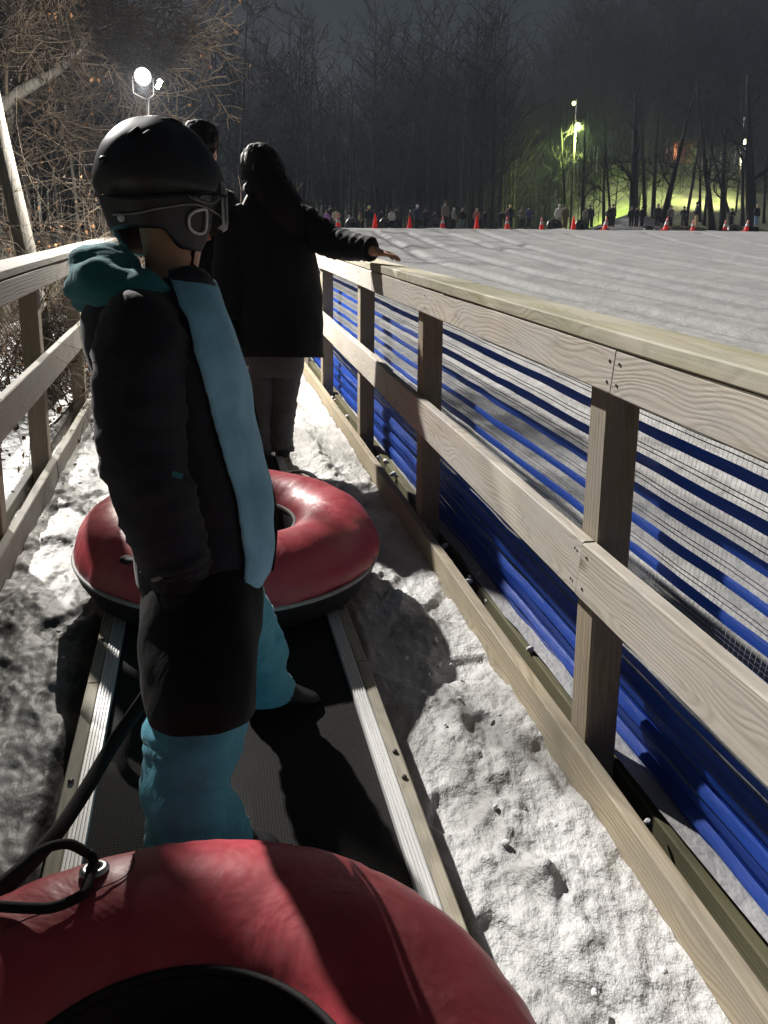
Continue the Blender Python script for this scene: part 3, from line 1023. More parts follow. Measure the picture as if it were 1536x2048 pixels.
# grommet, patch seam and rope of the near tube (local frame = slope frame about its centre)
def tl(px, py, w):
    u, v, w2 = slope_of(atW(px, py, w))
    return Vector((u+0.08, v-0.60, w-0.060))
Rm, a_, zc_ = 0.385, 0.165, 0.155
TN = S(-0.08, 0.60, 0.060); TNM = Matrix.Rotation(G, 3, 'X')
def tube_pt(an, p_, off=0.0):
    r_ = a_+off
    return Vector(((Rm+r_*math.cos(p_))*math.cos(an), (Rm+r_*math.cos(p_))*math.sin(an), zc_+r_*0.98*math.sin(p_)))
def px_of(q):
    d = (TNM @ q+TN)-CAMP; k_ = 1538/d.dot(_cr[2])
    return 768+d.dot(_cr[0])*k_, 1024-d.dot(_cr[1])*k_
def on_tube(px, py, off):
    """point of the near tube's cover seen at a pixel"""
    best = None
    for i in range(20, 200, 2):
        for j in range(0, 138, 3):
            an, p_ = math.radians(i), math.radians(j)
            q = tube_pt(an, p_)
            n_ = Vector((math.cos(p_)*math.cos(an), math.cos(p_)*math.sin(an), math.sin(p_)))
            if (TNM @ n_).dot((TNM @ q+TN)-CAMP) > -0.08: continue
            x_, y_ = px_of(q)
            e = (x_-px)**2+(y_-py)**2
            if best is None or e < best[0]: best = (e, an, p_)
    return tube_pt(best[1], best[2], off), Vector((math.cos(best[2])*math.cos(best[1]), math.cos(best[2])*math.sin(best[1]), math.sin(best[2])))
gp, nrm = on_tube(190, 1748, 0.008)
mb = MB(); mb.lathe([(0.010, 0.001), (0.0105, 0.005), (0.016, 0.0065), (0.022, 0.004), (0.0235, 0.0)], 24)
gr = mb.build('grommet', METAL, tube_near)
gr.location = gp
gr.rotation_euler = nrm.to_track_quat('Z', 'Y').to_euler()
mb = MB(); mb.lathe([(0.0001, 0.0035), (0.0135, 0.0035)], 20)
gh = mb.build('grommet_hole', NYLON, tube_near)
gh.location = gp; gh.rotation_euler = gr.rotation_euler
def slope_local(px, py, v):            # pixel at slope distance v, in the near tube's frame
    d = ray(px, py); n = Vector((0, CG, SG))
    p = CAMP + d*((v)/d.dot(n))
    u, v2, w = slope_of(p)
    return Vector((u+0.08, v2-0.60, w-0.060))
gv = gp.y+0.60
rope1 = [gp-nrm*0.01, gp+nrm*0.022, slope_local(172, 1705, gv+0.01), slope_local(135, 1688, gv+0.0), slope_local(85, 1700, gv-0.02), slope_local(40, 1735, gv-0.05), slope_local(-30, 1790, gv-0.10), slope_local(-90, 1830, gv-0.16)]
rope2 = [gp-nrm*0.008, gp+nrm*0.012] + [on_tube(x_, y_, 0.016)[0] for x_, y_ in ((186, 1782), (165, 1806), (115, 1826), (55, 1836), (5, 1832))]
rope2.append(rope2[-1]+(rope2[-1]-rope2[-2])*1.2)
for rp in (rope1, rope2):
    mb = MB(); mb.tube([Vector(p) for p in catmull([list(p) for p in rp], 48)], 0.0080, 10, True)
    mb.build('rope', STRAPM, tube_near)
# stitched line of the reinforcing patch round the grommet
pts = [on_tube(x_, y_, 0.0075)[0] for x_, y_ in ((264, 1716), (262, 1735), (245, 1758), (215, 1776), (175, 1795), (120, 1822), (60, 1845), (5, 1866))]
mb = MB(); mb.tube([Vector(p) for p in catmull([list(p) for p in pts], 40)], 0.0010, 5, False)
mb.build('patch_seam', STRAPM, tube_near)

# flat tow strap from the child's hand
def at_v(px, py, v):
    d = ray(px, py); n = Vector((0, CG, SG))
    return CAMP + d*(v/d.dot(n))
sp = [at_v(335, 1330, 1.52), at_v(290, 1395, 1.50), at_v(225, 1490, 1.44), at_v(165, 1590, 1.30), at_v(110, 1670, 1.18), at_v(40, 1745, 1.08), at_v(-60, 1840, 0.98)]
org = sp[-1].copy()
mb = MB(); mb.tube([Vector(p)-org for p in catmull([list(p) for p in sp], 40)], [0.016]*40, 10, True, 0.35, up=Vector((0.5, -1, 0.4)))
strap = mb.build('tow_strap', STRAPM)
strap.location = org
tag(strap, "flat black tow strap hanging from the child's hand down to lower left", 'strap')

# ================================================================== the child in front
CH = S(0.0, 1.58, 0.058)
child = empty('person', CH)
tag(child, 'child in black ski helmet, black and blue jacket and teal trousers standing on belt', 'person')
def part(mb, name, mat, root, smooth=True):
    o = root.matrix_world.translation if False else root.location
    return mb.build(name, mat, root, smooth, org=o)

HEAD_C = Vector((-0.075, 1.600, 1.685))
HF = Vector((math.cos(R_(43)), math.sin(R_(43)), 0))      # where the head faces
HL = Vector((-HF.y, HF.x, 0))
J = [((-0.04, 1.57, 0.80), 0.11), ((-0.06, 1.58, 1.05), 0.12), ((-0.07, 1.58, 1.28), 0.10), ((-0.06, 1.59, 1.45), 0.062), ((-0.058, 1.595, 1.56), 0.056),
     ((-0.060, 1.605, 1.62), 0.085), ((-0.068, 1.600, 1.73), 0.095),
     ((-0.10, 1.455, 1.33), 0.035), ((-0.122, 1.395, 1.13), 0.040), ((-0.075, 1.395, 0.92), 0.032),
     ((-0.10, 1.70, 1.33), 0.035), ((-0.10, 1.78, 1.13), 0.040), ((-0.03, 1.80, 0.93), 0.032),
     ((-0.045, 1.49, 0.74), 0.085), ((-0.055, 1.36, 0.53), 0.062), ((-0.060, 1.315, 0.36), 0.045), ((-0.03, 1.312, 0.335), 0.03),
     ((0.0, 1.66, 0.74), 0.085), ((0.10, 1.79, 0.58), 0.062), ((0.125, 1.825, 0.43), 0.040), ((0.14, 1.825, 0.41), 0.03),
     ((0.012, 1.690, 1.625), 0.018), ((-0.015, 1.650, 1.575), 0.045)]
Ed = [(0, 1), (1, 2), (2, 3), (3, 4), (4, 5), (5, 6), (2, 7), (7, 8), (8, 9), (2, 10), (10, 11), (11, 12), (0, 13), (13, 14), (14, 15), (15, 16), (0, 17), (17, 18), (18, 19), (19, 20), (5, 21), (5, 22)]
bm_ = skin_mesh('body', [(Vector(p)-CH, r) for p, r in J], Ed)
link('body', bm_, SKIN, child)

# helmet: one shell, ear pads lower than the brow
def helm_r(phi, z):
    """radius of the helmet in direction phi (0 = forward) at height z"""
    A, B, Hh = 0.146, 0.120, 0.148
    dz = (z-HEAD_C.z)/Hh
    k = math.sqrt(max(0, 1-dz*dz)) if dz > 0 else 1-0.30*(-dz)**1.7
    k = max(0, k)
    e = 2.15
    c, s_ = abs(math.cos(phi)), abs(math.sin(phi))
    base = 1/((c/A)**e+(s_/B)**e)**(1/e)
    if math.cos(phi) < 0 and dz < 0.1: base *= 1-0.10*min(1, (0.1-dz))*(-math.cos(phi))
    return base*k
def helm_p(phi, z, off=0.0):
    r = helm_r(phi, z)+off
    return HEAD_C.xy.to_3d() + HF*(r*math.cos(phi)) + HL*(r*math.sin(phi)) + Vector((0, 0, z))
def helm_bottom(phi):
    a = abs((phi+math.pi) % (2*math.pi)-math.pi)
    d = math.degrees(a)
    brow = HEAD_C.z+0.020
    ear = HEAD_C.z-0.125
    back = HEAD_C.z-0.090
    if d < 52: return brow
    if d < 72: return brow+(ear-brow)*sstep(d, 52, 72)
    if d < 105: return ear
    return ear+(back-ear)*sstep(d, 105, 135)
mb = MB(); NS, NRr = 96, 40
top = HEAD_C.z+0.1478
for i in range(NRr+1):
    for k in range(NS):
        phi = 2*math.pi*k/NS
        zb = helm_bottom(phi)
        t = i/NRr
        z = top-(top-zb)*(t**1.55 if t < 1 else 1)
        # groove between shell and the soft lower part, soft ridges above
        g = -0.004*math.exp(-((z-(HEAD_C.z-0.012))/0.006)**2)
        rid = 0.003*math.sin(6*(phi+0.4))*sstep(z, HEAD_C.z+0.03, HEAD_C.z+0.09)
        off = g+rid-(0.006 if z < HEAD_C.z-0.014 else 0.0)
        mb.v.append(helm_p(phi, z, off if z < top-0.004 else 0))
for i in range(NRr):
    for k in range(NS):
        k2 = (k+1) % NS
        mb.f.append((i*NS+k, (i+1)*NS+k, (i+1)*NS+k2, i*NS+k2))
helmet = part(mb, 'helmet', HELM, child)
so = helmet.modifiers.new('thick', 'SOLIDIFY'); so.thickness = 0.012; so.offset = -1
def on_helm(name, pts, rad, mat, flat=1.0, seg=8):
    mb = MB(); mb.tube(pts, rad, seg, True, flat)
    o = mb.build(name, mat, helmet, org=CH)
    return o
def hz(px, py):                        # helmet angle and height seen at a pixel (camera side)
    best = None
    for k in range(-180, 5):
        phi = math.radians(k)
        lo, hi = HEAD_C.z-0.125, top-0.01
        for q in range(40):
            z = lo+(hi-lo)*q/39
            p = helm_p(phi, z)
            d = p-CAMP
            nn = (HF*math.cos(phi)+HL*math.sin(phi))
            if d.dot(nn) > 0: continue
            k_ = 1538/d.dot(_cr[2])
            e = (768+d.dot(_cr[0])*k_-px)**2+(1024-d.dot(_cr[1])*k_-py)**2
            if best is None or e < best[0]: best = (e, phi, z)
    return best[1], best[2]
def hpath(pxs, n, off):
    q = [hz(*p) for p in pxs]
    c = catmull([list(x) for x in q], n)
    return [helm_p(p, z, off) for p, z in c]
on_helm('strap_edge', hpath([(212, 434), (270, 428), (330, 412), (390, 411), (432, 425), (450, 440)], 30, 0.000), 0.0020, GREYP)
on_helm('goggle_strap', hpath([(200, 400), (260, 398), (330, 392), (400, 388), (448, 392)], 30, 0.001), 0.0150, PAD, 0.16)
# pale ear loop
on_helm('ear_ring', hpath([(405, 420), (390, 423), (379, 438), (382, 455), (398, 466), (412, 460), (415, 440), (413, 422), (405, 420)], 40, -0.001), 0.0032, PALEP)
# curled emblem on the goggle strap
on_helm('strap_emblem', hpath([(432, 392), (415, 383), (390, 384), (376, 394), (392, 403), (418, 405), (434, 398), (432, 392)], 40, 0.005), 0.0013, GREYP)
on_helm('strap_emblem', hpath([(426, 390), (408, 389), (396, 393), (408, 396), (416, 400), (400, 401), (386, 397)], 30, 0.005), 0.0013, GREYP)
rp_, rz_ = hz(240, 433)
mb = MB(); mb.ball(helm_p(rp_, rz_, -0.003), 0.0078, 12, 8); mb.build('rivet', PALEP, helmet, org=CH)
# vents, let into the crown
for pxs in ([(275, 252), (262, 264), (253, 270)], [(310, 240), (345, 238), (372, 246)], [(300, 262), (285, 270), (275, 278)]):
    on_helm('vent', hpath(pxs, 10, -0.0035), [0.002, 0.006, 0.0075, 0.008, 0.008, 0.008, 0.008, 0.0075, 0.006, 0.002], NYLON, 0.6)
# size dial clip at the back
cp, cz_ = hz(197, 322)
mb = MB(); mb.ball(helm_p(cp, cz_, 0.001), 0.010, 10, 8, (1, 1, 0.8)); mb.build('goggle_clip', HELM, helmet, org=CH)
# goggles: frame and lens across the brow
mb = MB()
n = 24
for i in range(n+1):
    phi = math.radians(-58+116*i/n)
    for (dz, off) in ((0.048, 0.000), (0.044, 0.010), (-0.040, 0.011), (-0.048, 0.000)):
        z = HEAD_C.z-0.025+dz
        r = helm_r(phi, HEAD_C.z+0.01)*0.93+off
        mb.v.append(HEAD_C.xy.to_3d()+HF*(r*math.cos(phi))+HL*(r*math.sin(phi))+Vector((0, 0, z)))
for i in range(n):
    for k in range(3):
        mb.f.append((i*4+k, (i+1)*4+k, (i+1)*4+k+1, i*4+k+1))
gog = part(mb, 'goggles', GREYP, child)
mb = MB()
for i in range(n+1):
    phi = math.radians(-50+100*i/n)
    for dz in (0.036, -0.034):
        z = HEAD_C.z-0.025+dz
        r = helm_r(phi, HEAD_C.z+0.01)*0.93+0.0130
        mb.v.append(HEAD_C.xy.to_3d()+HF*(r*math.cos(phi))+HL*(r*math.sin(phi))+Vector((0, 0, z)))
for i in range(n): mb.f.append((i*2, (i+1)*2, (i+1)*2+1, i*2+1))
mb.build('lens', HELM, gog, org=CH)
# chin strap
mb = MB()
mb.tube([helm_p(R_(-75), HEAD_C.z-0.118, -0.02), Vector((-0.02, 1.56, 1.535)), Vector((0.015, 1.60, 1.512)), Vector((0.0, 1.66, 1.53)), helm_p(R_(75), HEAD_C.z-0.118, -0.02)], 0.008, 8, True, 0.4)
part(mb, 'chin_strap', STRAPM, child)

# jacket body
rows = [(1.500, -0.050, 1.585, 0.072, 0.078), (1.478, -0.075, 1.580, 0.105, 0.125), (1.44, -0.100, 1.575, 0.140, 0.170), (1.38, -0.095, 1.575, 0.158, 0.190), (1.30, -0.078, 1.575, 0.162, 0.195),
        (1.20, -0.062, 1.575, 0.163, 0.190), (1.10, -0.046, 1.575, 0.163, 0.185), (1.00, -0.027, 1.575, 0.163, 0.185), (0.90, -0.022, 1.57, 0.155, 0.185), (0.835, -0.022, 1.57, 0.146, 0.182)]
vs_, fs_ = loft_z(rows[::-1], 60, 56, 2.3, 0.011, (7, 7, 5), 4, CH)
jk = link('jacket', mesh('jacket', vs_, fs_), JACKET, child)
# long dark tail of the under layer
rows2 = [(0.600, -0.034, 1.415, 0.120, 0.185), (0.63, -0.035, 1.420, 0.122, 0.188), (0.68, -0.035, 1.44, 0.124, 0.188), (0.74, -0.032, 1.475, 0.136, 0.185), (0.82, -0.022, 1.52, 0.136, 0.180), (0.90, -0.015, 1.56, 0.13, 0.17)]
vs_, fs_ = loft_z(rows2, 36, 48, 2.4, 0.011, (9, 9, 5), 9, CH)
link('under_jacket', mesh('under_jacket', vs_, fs_), GLOVE, child)
# blue front panel lying over the jacket, open at the zip
tm = catmull(rows, 60)
def proj(p):
    d = p-CAMP; k_ = 1538/d.dot(_cr[2])
    return 768+d.dot(_cr[0])*k_, 1024-d.dot(_cr[1])*k_
EDGE_Y = [540, 560, 650, 750, 850, 1000, 1100, 1160]; EDGE_X = [338, 342, 378, 402, 428, 472, 490, 492]
def panel_edge(cx, cy, hx, hy, z):
    for q in range(0, 120):
        th = math.radians(q); c, s_ = math.cos(th), math.sin(th)
        p = Vector((cx+(hx+.007)*math.copysign(abs(c)**(2/2.3), c), cy-(hy+.007)*abs(s_)**(2/2.3), z))
        x_, y_ = proj(p)
        if q > 8 and x_ < np.interp(y_, EDGE_Y, EDGE_X): return th
    return th
mb = MB(); nt2, na = 60, 18
for i in range(nt2):
    z, cx, cy, hx, hy = tm[i]
    f = i/(nt2-1)
    th0 = math.radians(-8)
    th1 = panel_edge(cx, cy, hx, hy, z)+0.03*n3(f*9, 0, 2)
    for k in range(na):
        th = th0+(th1-th0)*k/(na-1)
        c, s_ = math.cos(th), math.sin(th); pw = 2.3
        x = math.copysign(abs(c)**(2/pw), c); y = -math.copysign(abs(s_)**(2/pw), s_)
        p = Vector((cx+(hx+0.007)*x, cy+(hy+0.007)*y, z+0.040*(1-k/(na-1))*f**6-0.012*f**6))
        q = n3(p.x*7+4, p.y*7, p.z*5)+0.5*n3(p.x*7*2.3, p.y*7*2.3+4, p.z*5*2.3)
        p += Vector((x, y, 0))*(0.011*q)
        p += Vector((x, y, 0))*(0.004*n3(p.z*16, th*2, 5)+0.004*f*f*(1-k/(na-1)))
        mb.v.append(p)
for i in range(nt2-1):
    for k in range(na-1):
        mb.f.append((i*na+k, i*na+k+1, (i+1)*na+k+1, (i+1)*na+k))
pn = part(mb, 'front_panel', JBLUE, child)
so = pn.modifiers.new('thick', 'SOLIDIFY'); so.thickness = 0.004; so.offset = 1
# zip, pull and lift ticket at the front edge
mb = MB()
zp = []
for i in range(nt2):
    z, cx, cy, hx, hy = tm[i]
    zp.append(Vector((cx+hx+0.011+0.010*(i/nt2)**2, cy+0.012, z)))
mb.tube(zp, 0.006, 6, True, 0.6); part(mb, 'zip', STRAPM, child)
mb = MB()
a0 = atY(470, 705, 1.555)
mb.tube([a0, a0+Vector((0.012, -0.01, -0.03)), a0+Vector((0.020, -0.008, -0.075)), a0+Vector((0.024, 0, -0.10))], 0.0016, 6)
part(mb, 'ticket_wire', METAL, child)
def card(name, px, Y, w, h, mat, rz):
    c = atY(*px, Y)
    mb = MB(); mb.box(c, (w/2, 0.0012, h/2), Matrix.Rotation(rz, 3, 'Z') @ Matrix.Rotation(R_(8), 3, 'Y'))
    part(mb, name, mat, child, False)
card('lift_ticket', (486, 765), 1.553, 0.022, 0.075, plain('ticket_paper', (0.62, 0.60, 0.62), 0.4), R_(35))
card('orange_tag', (497, 812), 1.555, 0.020, 0.050, plain('orange_tag', (0.42, 0.12, 0.02), 0.5), R_(35))
# collar edge of the jacket, dark lining at the throat
mb = limb([(0.03, 1.55, 1.47), (-0.005, 1.50, 1.50), (-0.06, 1.485, 1.495)], [0.012, 0.022, 0.02], 12, 10, 0.003, 20, 2)
part(mb, 'collar', JACKET, child)
# hood bunched behind the neck
mb = limb([(-0.030, 1.480, 1.462), (-0.085, 1.458, 1.462), (-0.140, 1.462, 1.470), (-0.188, 1.505, 1.482), (-0.204, 1.575, 1.496), (-0.180, 1.655, 1.500), (-0.11, 1.700, 1.485), (-0.03, 1.69, 1.47)],
          [0.012, 0.030, 0.050, 0.068, 0.074, 0.066, 0.045, 0.02], 64, 36, 0.030, 9, 5)
part(mb, 'hood', TEAL, child)
# sleeves
mb = limb([(-0.100, 1.545, 1.410), (-0.105, 1.480, 1.425), (-0.115, 1.425, 1.37), (-0.125, 1.400, 1.25), (-0.122, 1.392, 1.12), (-0.092, 1.392, 1.00), (-0.070, 1.392, 0.915), (-0.068, 1.392, 0.895)],
          [0.045, 0.062, 0.090, 0.090, 0.086, 0.079, 0.072, 0.066], 60, 32, 0.010, 11, 1, ring=0.0028)
part(mb, 'sleeve', JACKET, child)
mb = limb([(-0.10, 1.69, 1.43), (-0.11, 1.74, 1.36), (-0.11, 1.775, 1.22), (-0.09, 1.78, 1.08), (-0.04, 1.78, 0.96), (-0.02, 1.78, 0.91)],
          [0.070, 0.088, 0.085, 0.080, 0.072, 0.066], 40, 28, 0.010, 11, 7, ring=0.0028)
part(mb, 'sleeve', JACKET, child)
# small teal tab on the sleeve
mb = MB(); c = atY(355, 950, 1.30); mb.box(c, (0.010, 0.002, 0.005), Matrix.Rotation(0.3, 3, 'Y')); part(mb, 'sleeve_tab', TEAL, child, False)
# gloves: palm, four curled fingers and a thumb
def glove(root, wrist, down, front, side, sc_=1.0, name='glove', mat=GLOVE, org=None, rr=0.0125, pal=0.036):
    w = Vector(wrist); d = Vector(down).normalized(); f = Vector(front).normalized(); s_ = Vector(side).normalized()
    j = [(w-d*0.01*sc_, (0.036*sc_, 0.030*sc_)), (w+d*0.045*sc_, (pal*sc_, pal*0.8*sc_)), (w+d*0.085*sc_, (pal*sc_, pal*0.62*sc_))]
    e = [(0, 1), (1, 2)]
    for k, ln in enumerate((0.062, 0.075, 0.070, 0.054)):
        o_ = f*((1.5-k)*0.021)*sc_
        i0 = len(j)
        j += [(w+d*0.098*sc_+o_, rr*sc_), (w+(d*(0.098+ln*0.5)+s_*0.012)*sc_+o_*1.05, rr*sc_), (w+(d*(0.098+ln*0.85)+s_*0.036)*sc_+o_*1.05, rr*0.9*sc_)]
        e += [(2, i0), (i0, i0+1), (i0+1, i0+2)]
    i0 = len(j)
    j += [(w+(d*0.050+f*0.042)*sc_, rr*1.1*sc_), (w+(d*0.085+f*0.060+s_*0.010)*sc_, rr*sc_), (w+(d*0.112+f*0.058+s_*0.024)*sc_, rr*0.9*sc_)]
    e += [(1, i0), (i0, i0+1), (i0+1, i0+2)]
    o_ = root.location if org is None else org
    return link(name, skin_mesh(name, [(p-o_, r) for p, r in j], e, 0, 2), mat, root)
g1 = glove(child, (-0.072, 1.392, 0.885), (-0.05, 0.02, -1), (1, 0, 0), (0.1, 1, 0), 1.25)
mb = limb([(-0.070, 1.392, 0.905), (-0.072, 1.392, 0.86)], [0.062, 0.050], 8, 20, 0.003, 20, 3)
mb.v = [v-CH for v in mb.v]; mb.build('cuff', GLOVE, g1)
mb = MB(); c = atY(318, 1157, 1.325); mb.box(c, (0.016, 0.0015, 0.004), Matrix.Rotation(-0.25, 3, 'Y')); mb.v = [v-CH for v in mb.v]; mb.build('wrist_badge', GREYP, g1, False)
g2 = glove(child, (-0.015, 1.78, 0.90), (0.05, 0, -1), (1, 0, 0), (0, -1, 0), 1.2)
# trousers
mb = limb([(-0.040, 1.50, 0.74), (-0.036, 1.40, 0.63), (-0.050, 1.345, 0.53), (-0.070, 1.320, 0.45), (-0.062, 1.312, 0.38), (-0.048, 1.310, 0.325), (-0.045, 1.310, 0.295)],
          [0.110, 0.112, 0.102, 0.094, 0.100, 0.110, 0.104], 60, 36, 0.017, 9, 2, ring=0.002)
part(mb, 'trouser_leg', PANTS, child)
mb = limb([(0.015, 1.66, 0.76), (0.060, 1.73, 0.66), (0.105, 1.79, 0.57), (0.128, 1.818, 0.49), (0.135, 1.825, 0.425), (0.135, 1.825, 0.395)],
          [0.105, 0.092, 0.080, 0.074, 0.076, 0.072], 48, 32, 0.013, 11, 6, ring=0.002)
part(mb, 'trouser_leg', PANTS, child)
vs_, fs_ = loft_z([(0.70, -0.02, 1.56, 0.115, 0.17), (0.78, -0.02, 1.565, 0.125, 0.165), (0.88, -0.02, 1.57, 0.12, 0.15)], 14, 36, 2.2, 0.006, (9, 9, 9), 1, CH)
link('trouser_seat', mesh('trouser_seat', vs_, fs_), PANTS, child)
def shoe(root, heel, direc, ln, ht=0.075, wd=0.045, mat=SHOE):
    h = Vector(heel); d = Vector(direc).normalized(); s_ = Vector((-d.y, d.x, 0)); 
    mb = MB(); n_, sg = 16, 18
    for i in range(n_+1):
        t = i/n_
        x = -0.02+(ln+0.02)*t
        hh = ht*(1-0.52*sstep(t, 0.35, 0.95))*(0.35+0.65*math.sin(math.pi*min(1, max(0.0, 0.06+0.94*t)))**0.35 if t < 0.98 else 0.35)
        ww = wd*(0.62+0.38*math.sin(math.pi*(0.15+0.7*t)))*(1 if t < 0.9 else 0.75)
        if t > 0.97: hh *= .6; ww *= .6
        for k in range(sg):
            th = 2*math.pi*k/sg
            z = hh*0.5*(1+math.sin(th)) 
            y = ww*math.copysign(abs(math.cos(th))**0.75, math.cos(th))
            mb.v.append(h+d*x+s_*y+Vector((0, 0, z))+Vector((0, 0, d.y*x*TG)))
    for i in range(n_):
        for k in range(sg):
            k2 = (k+1) % sg
            mb.f.append((i*sg+k, (i+1)*sg+k, (i+1)*sg+k2, i*sg+k2))
    mb.f.append(tuple(range(sg))); mb.f.append(tuple(n_*sg+k for k in range(sg))[::-1])
    return part(mb, 'shoe', mat, root)
def gz(v, w=0.058): return S(0, v, w).z
def gy(y, w=0.058): return (y*SG/CG)+w/CG          # world height of the belt at world y
shoe(child, (-0.075, 1.305, gy(1.305)), (1, 0.05, 0), 0.20)
shoe(child, (0.095, 1.828, gy(1.828)), (1, 0.08, 0), 0.20, 0.085, 0.048)

# ================================================================== the grown-ups ahead
A1 = Vector((0.38, 4.30, gy(4.30)))
adult = empty('person', A1)
tag(adult, 'person with long dark hair in black coat resting a hand on the railing', 'person')
J = [((0.40, 4.30, 1.42), 0.12), ((0.40, 4.30, 1.75), 0.13), ((0.385, 4.30, 2.03), 0.13), ((0.36, 4.30, 2.19), 0.055), ((0.345, 4.315, 2.29), 0.075), ((0.340, 4.32, 2.37), 0.088),
     ((0.56, 4.28, 2.07), 0.055), ((0.735, 4.15, 1.940), 0.045), ((0.885, 3.92, 1.888), 0.03),
     ((0.22, 4.29, 2.07), 0.055), ((0.150, 4.28, 1.78), 0.045), ((0.155, 4.22, 1.55), 0.03),
     ((0.46, 4.30, 1.34), 0.09), ((0.445, 4.29, 1.05), 0.065), ((0.43, 4.28, 0.83), 0.05),
     ((0.31, 4.30, 1.34), 0.09), ((0.31, 4.30, 1.05), 0.065), ((0.31, 4.30, 0.83), 0.05), ((0.345, 4.42, 2.30), 0.015)]
Ed = [(0, 1), (1, 2), (2, 3), (3, 4), (4, 5), (2, 6), (6, 7), (7, 8), (2, 9), (9, 10), (10, 11), (0, 12), (12, 13), (13, 14), (0, 15), (15, 16), (16, 17), (4, 18)]
# the resting hand, part of the same body: palm, four fingers over the cap, thumb
hd = Vector((0.62, -0.66, -0.20)).normalized(); hs = Vector((0.70, 0.66, 0)).normalized()
wp = Vector(J[8][0])
i_p = len(J)
J += [(wp+hd*0.050, (0.034, 0.020)), (wp+hd*0.085, (0.036, 0.018))]
Ed += [(8, i_p), (i_p, i_p+1)]
for k, ln in enumerate((0.060, 0.072, 0.068, 0.052)):
    o_ = hs*((k-1.5)*0.021)
    i0 = len(J)
    J += [(wp+hd*0.105+o_, 0.010), (wp+hd*(0.105+ln*0.55)+o_*1.15+Vector((0, 0, -0.006)), 0.0095), (wp+hd*(0.105+ln)+o_*1.2+Vector((0, 0, -0.022)), 0.008)]
    Ed += [(i_p+1, i0), (i0, i0+1), (i0+1, i0+2)]
i0 = len(J)
J += [(wp+hd*0.055+hs*-0.036, 0.011), (wp+hd*0.092+hs*-0.054+Vector((0, 0, -.012)), 0.010)]
Ed += [(i_p, i0), (i0, i0+1)]
link('body', skin_mesh('body', [(Vector(p)-A1, r) for p, r in J], Ed), SKIN, adult)
rows = [(1.335, 0.430, 4.30, 0.255, 0.19), (1.45, 0.430, 4.30, 0.250, 0.19), (1.62, 0.425, 4.30, 0.245, 0.18), (1.80, 0.415, 4.30, 0.240, 0.17), (1.95, 0.400, 4.30, 0.235, 0.16), (2.06, 0.390, 4.295, 0.215, 0.14),
        (2.14, 0.378, 4.29, 0.150, 0.115), (2.20, 0.368, 4.29, 0.105, 0.10), (2.25, 0.36, 4.29, 0.088, 0.092)]
vs_, fs_ = loft_z(rows, 56, 52, 2.4, 0.014, (6, 6, 4), 3, A1)
link('coat', mesh('coat', vs_, fs_), COAT, adult)
mb = limb([(0.50, 4.285, 2.08), (0.58, 4.27, 2.055), (0.675, 4.20, 1.98), (0.745, 4.135, 1.945), (0.82, 4.02, 1.917), (0.885, 3.915, 1.892)], [0.085, 0.098, 0.090, 0.083, 0.070, 0.056], 44, 28, 0.010, 10, 4, ring=0.0035)
part(mb, 'sleeve', COAT, adult)
mb = limb([(0.27, 4.29, 2.08), (0.20, 4.285, 2.03), (0.155, 4.28, 1.85), (0.150, 4.26, 1.68), (0.155, 4.22, 1.53)], [0.08, 0.092, 0.085, 0.078, 0.062], 40, 28, 0.010, 10, 8, ring=0.003)
part(mb, 'sleeve', COAT, adult)
g3 = glove(adult, (0.155, 4.22, 1.53), (0, -0.05, -1), (0, 1, 0), (1, 0, 0), 1.0, 'glove', GLOVE)
mb = limb([(0.375, 4.215, 2.215), (0.29, 4.25, 2.235), (0.275, 4.33, 2.24)], [0.03, 0.04, 0.03], 20, 14, 0.006, 14, 2)
part(mb, 'coat_collar', COAT, adult)
# long hair: a cap of hair over the skull falling behind the right shoulder
rows = [(1.990, 0.500, 4.170, 0.040, 0.020), (2.05, 0.480, 4.172, 0.085, 0.032), (2.13, 0.445, 4.185, 0.108, 0.05), (2.23, 0.395, 4.24, 0.108, 0.078), (2.32, 0.350, 4.295, 0.098, 0.105), (2.39, 0.342, 4.31, 0.098, 0.112), (2.44, 0.340, 4.312, 0.078, 0.092), (2.465, 0.339, 4.312, 0.045, 0.055), (2.475, 0.339, 4.312, 0.008, 0.01)]
vs_, fs_ = loft_z(rows, 60, 72, 2.0, 0.010, (38, 38, 3.0), 6, A1)
link('hair', mesh('hair', vs_, fs_), HAIR, adult)
mb = MB()
rg = random.Random(8)
for k in range(220):
    aa = rg.uniform(0, 6.28)
    st = Vector((0.34+0.085*math.cos(aa), 4.31+0.1*math.sin(aa), 2.40+rg.uniform(-.03, .05)))
    p2 = st+Vector((rg.uniform(-.03, .05), rg.uniform(-.06, 0.0), -0.10))
    p3 = Vector((0.46+rg.uniform(-.13, .13), 4.165+rg.uniform(-.03, .03), 2.06+rg.uniform(-.10, .10)))
    mb.tube([st, p2, (p2+p3)/2+Vector((0.012, -0.012, 0.01)), p3], [0.0015, 0.0022, 0.002, 0.0008], 4, False)
part(mb, 'loose_strands', HAIR, adult)
for (hx, kx, ax, sd) in ((0.455, 0.445, 0.432, 1), (0.315, 0.31, 0.305, 5)):
    mb = limb([(hx, 4.30, 1.42), (hx, 4.30, 1.25), (kx, 4.29, 1.05), (ax, 4.285, 0.90), (ax, 4.285, gy(4.285)+0.03)], [0.10, 0.092, 0.074, 0.066, 0.070], 44, 26, 0.010, 12, sd, ring=0.002)
    part(mb, 'trouser_leg', JEANS, adult)
    shoe(adult, (ax, 4.24, gy(4.24)), (0.1, 1, 0), 0.22)

